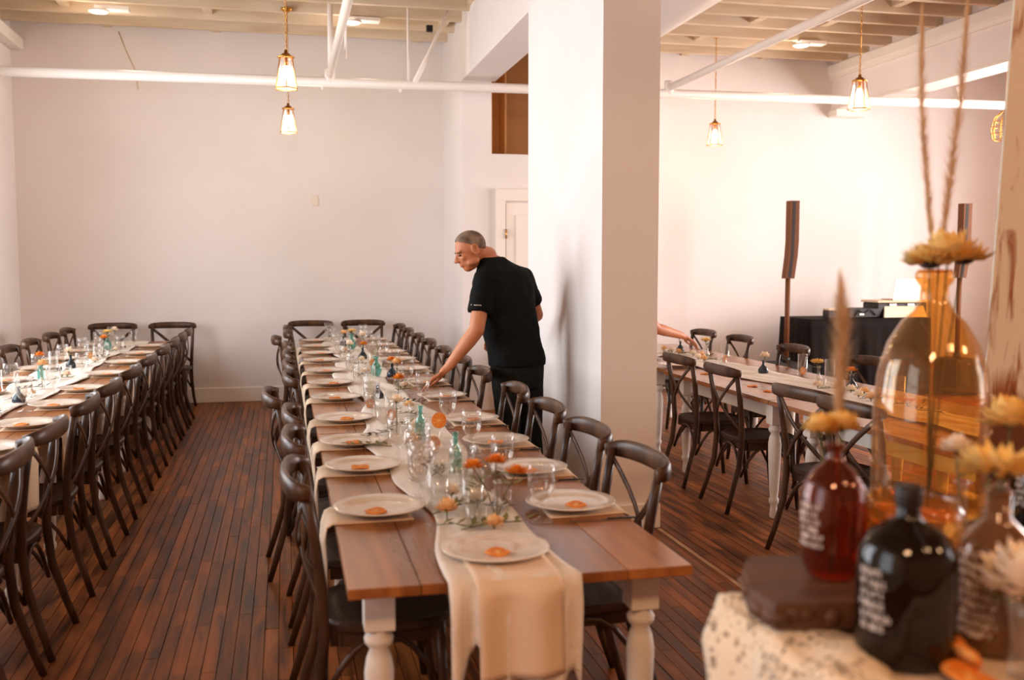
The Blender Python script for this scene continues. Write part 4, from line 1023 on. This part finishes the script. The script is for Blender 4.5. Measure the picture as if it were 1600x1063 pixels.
# ------------------------------------------------------------------ the display table in the right foreground
ZF = .93
ft = thing('display_table', 'pale wood table holding bottles in the right foreground', 'table', (1.48, 1.40, 0))
def corner(x, y): return Vector((x, y, 0))
for k in range(4):
    MB().box(-.70, 1.0, -.60+k*.205, -.60+(k+1)*.205-.002, ZF-.035, ZF, bev=.003).build('tabletop_board', M['fgtop'], ft)
for sx, sy in ((-.62, -.5), (.92, -.5), (-.62, .14), (.92, .14)):
    MB().box(sx-.035, sx+.035, sy-.035, sy+.035, 0, ZF-.036, bev=.004).build('leg', M['white'], ft)
for sy in (-.5, .14): MB().box(-.58, .88, sy-.012, sy+.012, ZF-.14, ZF-.037).build('apron', M['white'], ft)
f2 = thing('side_table', 'brown wooden side table carrying the tall amber vase behind the front table', 'table', (1.78, 1.97, 0))
for k in range(4): MB().box(-.42, .55, -.30+k*.155, -.30+(k+1)*.155-.002, ZF-.03, ZF, bev=.003).build('tabletop_board', M['slab'], f2)
for sx, sy in ((-.37, -.25), (.5, -.25), (-.37, .27), (.5, .27)): MB().box(sx-.03, sx+.03, sy-.03, sy+.03, 0, ZF-.031, bev=.004).build('leg', M['slab'], f2)
# lace cloth over the left end
mb = MB(); nx, n = 40, 40
def lc(i, j):
    u = i/(nx-1); s = j/(n-1)*.62      # s along: from right to left then down
    y = .93+.70*u+.02*sin(s*20); edge = .775-.010
    run = .10-.03*sin(u*7)
    if s < run: return (edge+run-s, y, ZF+.004+.007*(1+sin(u*23+s*30))*.6+.006*(1+sin(s*40)))
    d = s-run; k = min(1, d/.06)
    return (edge-.012*k-.03*k*(1+sin(u*21))*.5-.02*d, y-.02*sin(d*7), ZF+.006-d)
mb.grid(nx, n, lambda a, b: lc(round(a*(nx-1)), round(b*(n-1))))
mb2 = MB()
def lc2(i, j):
    u = i/(nx-1); s = j/(19)*.40; x = .763+.16*u
    if s < .12: return (x, 1.505+s+.01*sin(u*12), ZF+.005+.006*(1+sin(u*30+s*22))*.6)
    d = s-.12; return (x, 1.628+.012*min(1, d/.05)+.015*(1+sin(u*15))*min(1, d/.1), ZF+.006-d)
mb.grid(nx, 20, lambda a, b: lc2(round(a*(nx-1)), round(b*19)))
o = mb.build('lace_cloth', M['lace']); tag(o, 'rumpled cream lace cloth over the corner of the foreground table', 'cloth')
so = o.modifiers.new('s', 'SOLIDIFY'); so.thickness = .002
# rustic slab, turned a little
sl = MB()
out = [(-.13, -.08), (-.06, -.088), (.10, -.080), (.35, -.088), (.62, -.075), (.64, .05), (.62, .17), (.35, .19), (.1, .175), (-.08, .185), (-.12, .10), (-.145, .0)]
n = len(out); vs = [(x, y, 0) for x, y in out]+[(x*1.01, y*1.01, .018) for x, y in out]+[(x*.985, y*.985, .044) for x, y in out]
sl.add(vs, [tuple(range(n))[::-1], tuple(range(2*n, 3*n))]+[(r*n+k, r*n+(k+1) % n, (r+1)*n+(k+1) % n, (r+1)*n+k) for r in range(2) for k in range(n)])
o = sl.build('wood_slab', M['slab'], None, (.915, 1.52, ZF+.018)); o.rotation_euler = (0, 0, -.12); tag(o, 'dark rough-edged wood slab under the red bottle', 'board')
ZS = ZF+.0635
bk = MB()
for q in range(46):
    a_, b_ = out[q % n], out[(q+1) % n]; u_ = random.random(); px_, py_ = a_[0]+(b_[0]-a_[0])*u_, a_[1]+(b_[1]-a_[1])*u_
    bk.ball((px_*.985, py_*.985, random.uniform(.012, .03)), (random.uniform(.012, .03), random.uniform(.008, .014), random.uniform(.008, .014)), 7, 5, Matrix.Rotation(math.atan2(b_[1]-a_[1], b_[0]-a_[0]), 3, 'Z'))
bk.build('bark_edge', M['slab'], o, kind='stuff')
sl = MB().box(-.34, .34, -.16, .17, 0, .035, bev=.006)
o = sl.build('wood_riser', M['slab'], None, (1.70, 1.99, ZF+.001)); tag(o, 'low dark wooden riser under the tall amber vase', 'board')

def script_lines(rad, a0, a1, z0, z1, rows, seed, slope=0):
    """white hand-painted lettering lying on the bottle wall"""
    rnd = random.Random(seed); mb = MB(); r = rad+.0009
    for q in range(rows):
        z = z1-(z1-z0)*(q+.5)/rows; a = a0+rnd.uniform(0, .12); h = (z1-z0)/rows*.34
        while a < a1-rnd.uniform(0, .25):
            wd = rnd.uniform(.05, .09); st = rnd.choice([0, 1, 2, 3])
            pts = {0: [(0, -1), (0, 1), (.6, 1), (.6, 0), (0, 0)], 1: [(0, 1), (0, -1), (.7, -1), (.7, .3)], 2: [(.6, .7), (.1, 1), (0, 0), (.2, -1), (.7, -.6)], 3: [(0, -1), (.3, 1), (.6, -1), (.5, -.1), (.12, -.1)]}[st]
            pp = [(r*cos(a+p*wd), r*sin(a+p*wd), z+v*h+slope*(a-a0)) for p, v in pts]
            mb.tube(pp, .0011, 4, cap=True); a += wd*1.15
            if rnd.random() < .2: a += .06
    return mb
def bottle(label, loc, prof, m, cat='bottle', text=None, name='glass_bottle', rz=0, stopper=None):
    t = thing(name, label, cat, loc, rz)
    th = .003; inner = [(max(r-th, .001), z) for r, z in prof[::-1] if z > prof[0][1]+.004]
    MB().lathe([(0, prof[0][1])]+prof+inner+[(0, prof[0][1]+.006)], 36, cap=False).build('body', M[m], t)
    MB().tube([(prof[-1][0]*cos(a), prof[-1][0]*sin(a), prof[-1][1]-.004) for a in [2*pi*k/24 for k in range(24)]], .0035, 8, closed=True).build('lip', M[m], t)
    if text: script_lines(*text).build('lettering', M['letter'], t, kind='stuff', label='white hand lettering')
    return t
# dark growler
gp = [(.060, 0), (.070, .006), (.074, .02), (.075, .145), (.072, .170), (.058, .198), (.036, .212), (.020, .222), (.0175, .232), (.0175, .250)]
t = bottle('near-black glass jug with white lettering at the edge of the foreground table', (.935, 1.335, ZF+.006), gp, 'brownglass', text=(.075, pi-.08, pi+.72, .055, .155, 6, 3))
MB().lathe([(.0195, .240), (.0205, .244), (.0205, .270), (.019, .272), (0, .272)], 20, cap=False).build('cap', M['black'], t)
# red bottle on slab
rp = [(.032, 0), (.044, .006), (.053, .03), (.058, .07), (.059, .13), (.053, .165), (.036, .192), (.018, .207), (.0135, .22), (.013, .235), (.016, .24)]
bottle('red-amber bottle with lettered panel standing on the slab', (.945, 1.565, ZS), rp, 'redamber', text=(.0592, pi-.1, pi+.8, .06, .14, 6, 5))
for k, (tx, ty, st) in enumerate(((-.03, .0, .255), (.012, -.004, .26), (.0, .02, .25))):
    flower('rose', ['pale yellow rose at the left of the red bottle mouth', 'pale yellow rose at the right of the red bottle mouth', 'pale yellow rose at the back of the red bottle mouth'][k], (.945, 1.565, ZS+.006), 'yrose', .026, st, (tx, ty), 'roses in the red bottle', leaf=False).rotation_euler = (0, 0, 0)
def plume(label, loc, path, rad, seed, group='dried grass plumes'):
    rnd = random.Random(seed); t = thing('pampas_stem', label, 'dried grass', loc, 0, group)
    P = [Vector(p) for p in path]; MB().tube([tuple(p) for p in P], .0016, 5).build('stem', M['pampas'], t)
    mb = MB()
    for k in range(1000):
        u = rnd.random(); s = .42+.58*u; i = min(int(s*(len(P)-1)), len(P)-2); f = s*(len(P)-1)-i; c = P[i].lerp(P[i+1], f)
        r = rad*(sin(pi*min(1, u*.93+.07))**.7); a = rnd.uniform(0, 6.28); l = rnd.uniform(.5, 1.1)
        e = c+Vector((cos(a)*r*l, sin(a)*r*l, .035*rnd.uniform(.6, 1.4))); sd = Vector((-sin(a), cos(a), 0))*.0011
        mb.add([c-sd, c+sd, e], [(0, 1, 2)])
    mb.build('plume', M['pampas'], t, kind='stuff'); return t
plume('short pampas plume standing in the red bottle', (.945, 1.565, ZS+.01), [(0, 0, 0), (.006, .0, .18), (.008, .005, .30), (.008, .0, .42), (.002, .0, .50)], .032, 1)
# tall amber demijohn
ap = [(.105, 0), (.122, .01), (.128, .04), (.129, .14), (.128, .25), (.120, .33), (.100, .40), (.070, .45), (.044, .475), (.032, .50), (.031, .53), (.042, .545), (.044, .56), (.036, .57)]
VX, VY, VZ = 1.465, 2.02, ZF+.0365
t = bottle('tall clear-amber glass vase, largest on the foreground table', (VX, VY, VZ), ap, 'amber', name='tall_vase', cat='vase')
mb = MB()
for z in (.03, .12, .20, .28, .36): mb.tube([( (.1305 if z < .3 else .1295 if z < .3 else .112)*cos(a), (.1305 if z < .3 else .112)*sin(a), z) for a in [2*pi*k/36 for k in range(36)]], .002, 6, closed=True)
mb.build('moulded_ridges', M['amber'], t)
plume('left pampas stem rising high from the tall amber vase', (VX, VY, VZ+.012), [(0.02, 0, 0), (0, 0, .3), (-.005, .0, .56), (-.015, .02, .75), (-.03, .03, .95), (-.035, .03, 1.14)], .022, 2)
plume('right pampas stem rising high from the tall amber vase', (VX, VY, VZ+.012), [(-.02, 0, 0), (.0, 0, .3), (.01, .0, .56), (.045, .02, .75), (.075, .03, .95), (.085, .03, 1.17)], .030, 3)
for k, (tx, ty, st, kd) in enumerate(((-.03, -.02, .575, 'sun'), (.01, -.03, .58, 'yrose'), (.075, .0, .585, 'sun'), (.03, .03, .59, 'sun'))):
    f_ = flower('sunflower' if kd == 'sun' else 'rose', ['yellow bloom at the left of the tall amber vase mouth', 'yellow rose at the front of the tall amber vase mouth', 'yellow bloom leaning right out of the tall amber vase', 'yellow bloom at the back of the tall amber vase mouth'][k], (VX, VY, VZ+.012), kd, .055, st, (tx, ty), 'blooms in the tall vase', leaf=False); f_.rotation_euler = (0, 0, 0)
# squat amber bowl with fruit
bw = thing('amber_bowl', 'squat orange-amber glass bowl between the dark jug and the tall vase', 'bowl', (1.105, 1.575, ZS+.001)); bw.scale = (.85, .85, .85)
MB().lathe([(0, 0), (.05, 0), (.085, .03), (.108, .075), (.112, .125), (.098, .155), (.095, .155), (.108, .125), (.104, .077), (.082, .034), (.048, .005), (0, .005)], 32, cap=False).build('body', M['redamber2'] if 'redamber2' in M else M['amber'], bw)
for k in range(5):
    a = k*1.3; o = put('slice', make_slice, (1.105+.035*cos(a), 1.575+.035*sin(a), ZS+.033+.018*k), k, 'dried orange slice in the squat amber bowl, %s from the bottom' % (['lowest']+ORD[1:])[k], 'slices in the amber bowl', scale=1.0); o.rotation_euler = (.5*sin(k), .5*cos(k), k)
# lettered amber bottle at right
t = bottle('brown glass bottle with dense white lettering and a yellow sunflower', (1.105, 1.345, ZF+.001), [(.050, 0), (.060, .006), (.062, .02), (.062, .15), (.055, .18), (.035, .2), (.020, .215), (.018, .26)], 'browng2', text=(.062, pi-.1, pi+1.0, .03, .17, 9, 8))
f_ = flower('sunflower', 'yellow sunflower head above the brown lettered bottle', (1.105, 1.345, ZF+.01), 'sun', .058, .285, (-.0, -.0), leaf=False)
t = bottle('dark glass jug with white lettering at the right edge, behind the sunflower', (1.60, 1.80, ZF+.001), gp, 'brownglass', text=(.075, pi-.1, pi+.9, .10, .165, 5, 9))
for k, (p, kd, s_, z_) in enumerate((((1.475, 1.79), 'yrose', .050, .285), ((1.222, 1.585), 'rose', .024, .215), ((1.25, 1.525), 'rose', .027, .19))):
    v_ = bottle(['slim clear bud vase under the big yellow rose at right', 'slim clear bud vase under the small white bud', 'slim clear bud vase under the cream bud beside the dark jug'][k], (p[0], p[1], ZF+.002 if k == 0 else ZS+.001), [(.02, 0), (.023, .006), (.021, .05), (.010, .08), (.008, .14), (.012, .155)], 'clear', cat='vase', name='bud_vase')
    flower('rose', ['big pale yellow rose at the right edge', 'small white bud in front of the tall vase', 'cream bud just left of the dark jug at right'][k], (v_.location.x, v_.location.y, v_.location.z+.008), kd, s_, z_-.012, (-.02, 0), leaf=True)
# white rose in a clear vase, bottom right
bottle('clear glass vase with a white rose at the bottom right corner', (1.075, 1.235, ZF+.001), [(.026, 0), (.030, .006), (.024, .05), (.028, .09), (.034, .12)], 'clear', cat='vase', name='clear_vase')
flower('rose', 'large white rose at the bottom right corner', (1.075, 1.235, ZF+.01), 'rose', .055, .13, (-.012, 0))
for k, (x, y, s_) in enumerate(((1.0, 1.315, .9), (.975, 1.235, 1.15), (.99, 1.27, .8))):
    o = put('slice', make_slice, (x, y, ZF+.003+(.006 if k else 0)), k, ['dried orange slice lying against the brown lettered bottle', 'dried blood orange slice at the bottom edge of the photo', 'small dried slice between the two bottom orange slices'][k], 'slices on the foreground table', scale=s_)
    o.rotation_euler = ((.5, .25, .9)[k], 0, k)
    if k != 1: o.location.z += .018
# leaning weathered board panel
t = thing('weathered_boards', 'leaning panel of old boards with peeling white paint at the right edge', 'board panel', (2.215, 2.85, 0)); t.rotation_euler = (0, R(2.2), -.42)
for k in range(5):
    MB().box(k*.19, k*.19+.184, 0, .024+.004*(k % 2), 0, 2.75, bev=.003).build('board', M['peel'], t)
for z in (.4, 2.2): MB().box(.05, .90, .03, .06, z, z+.09).build('batten', M['peel'], t)
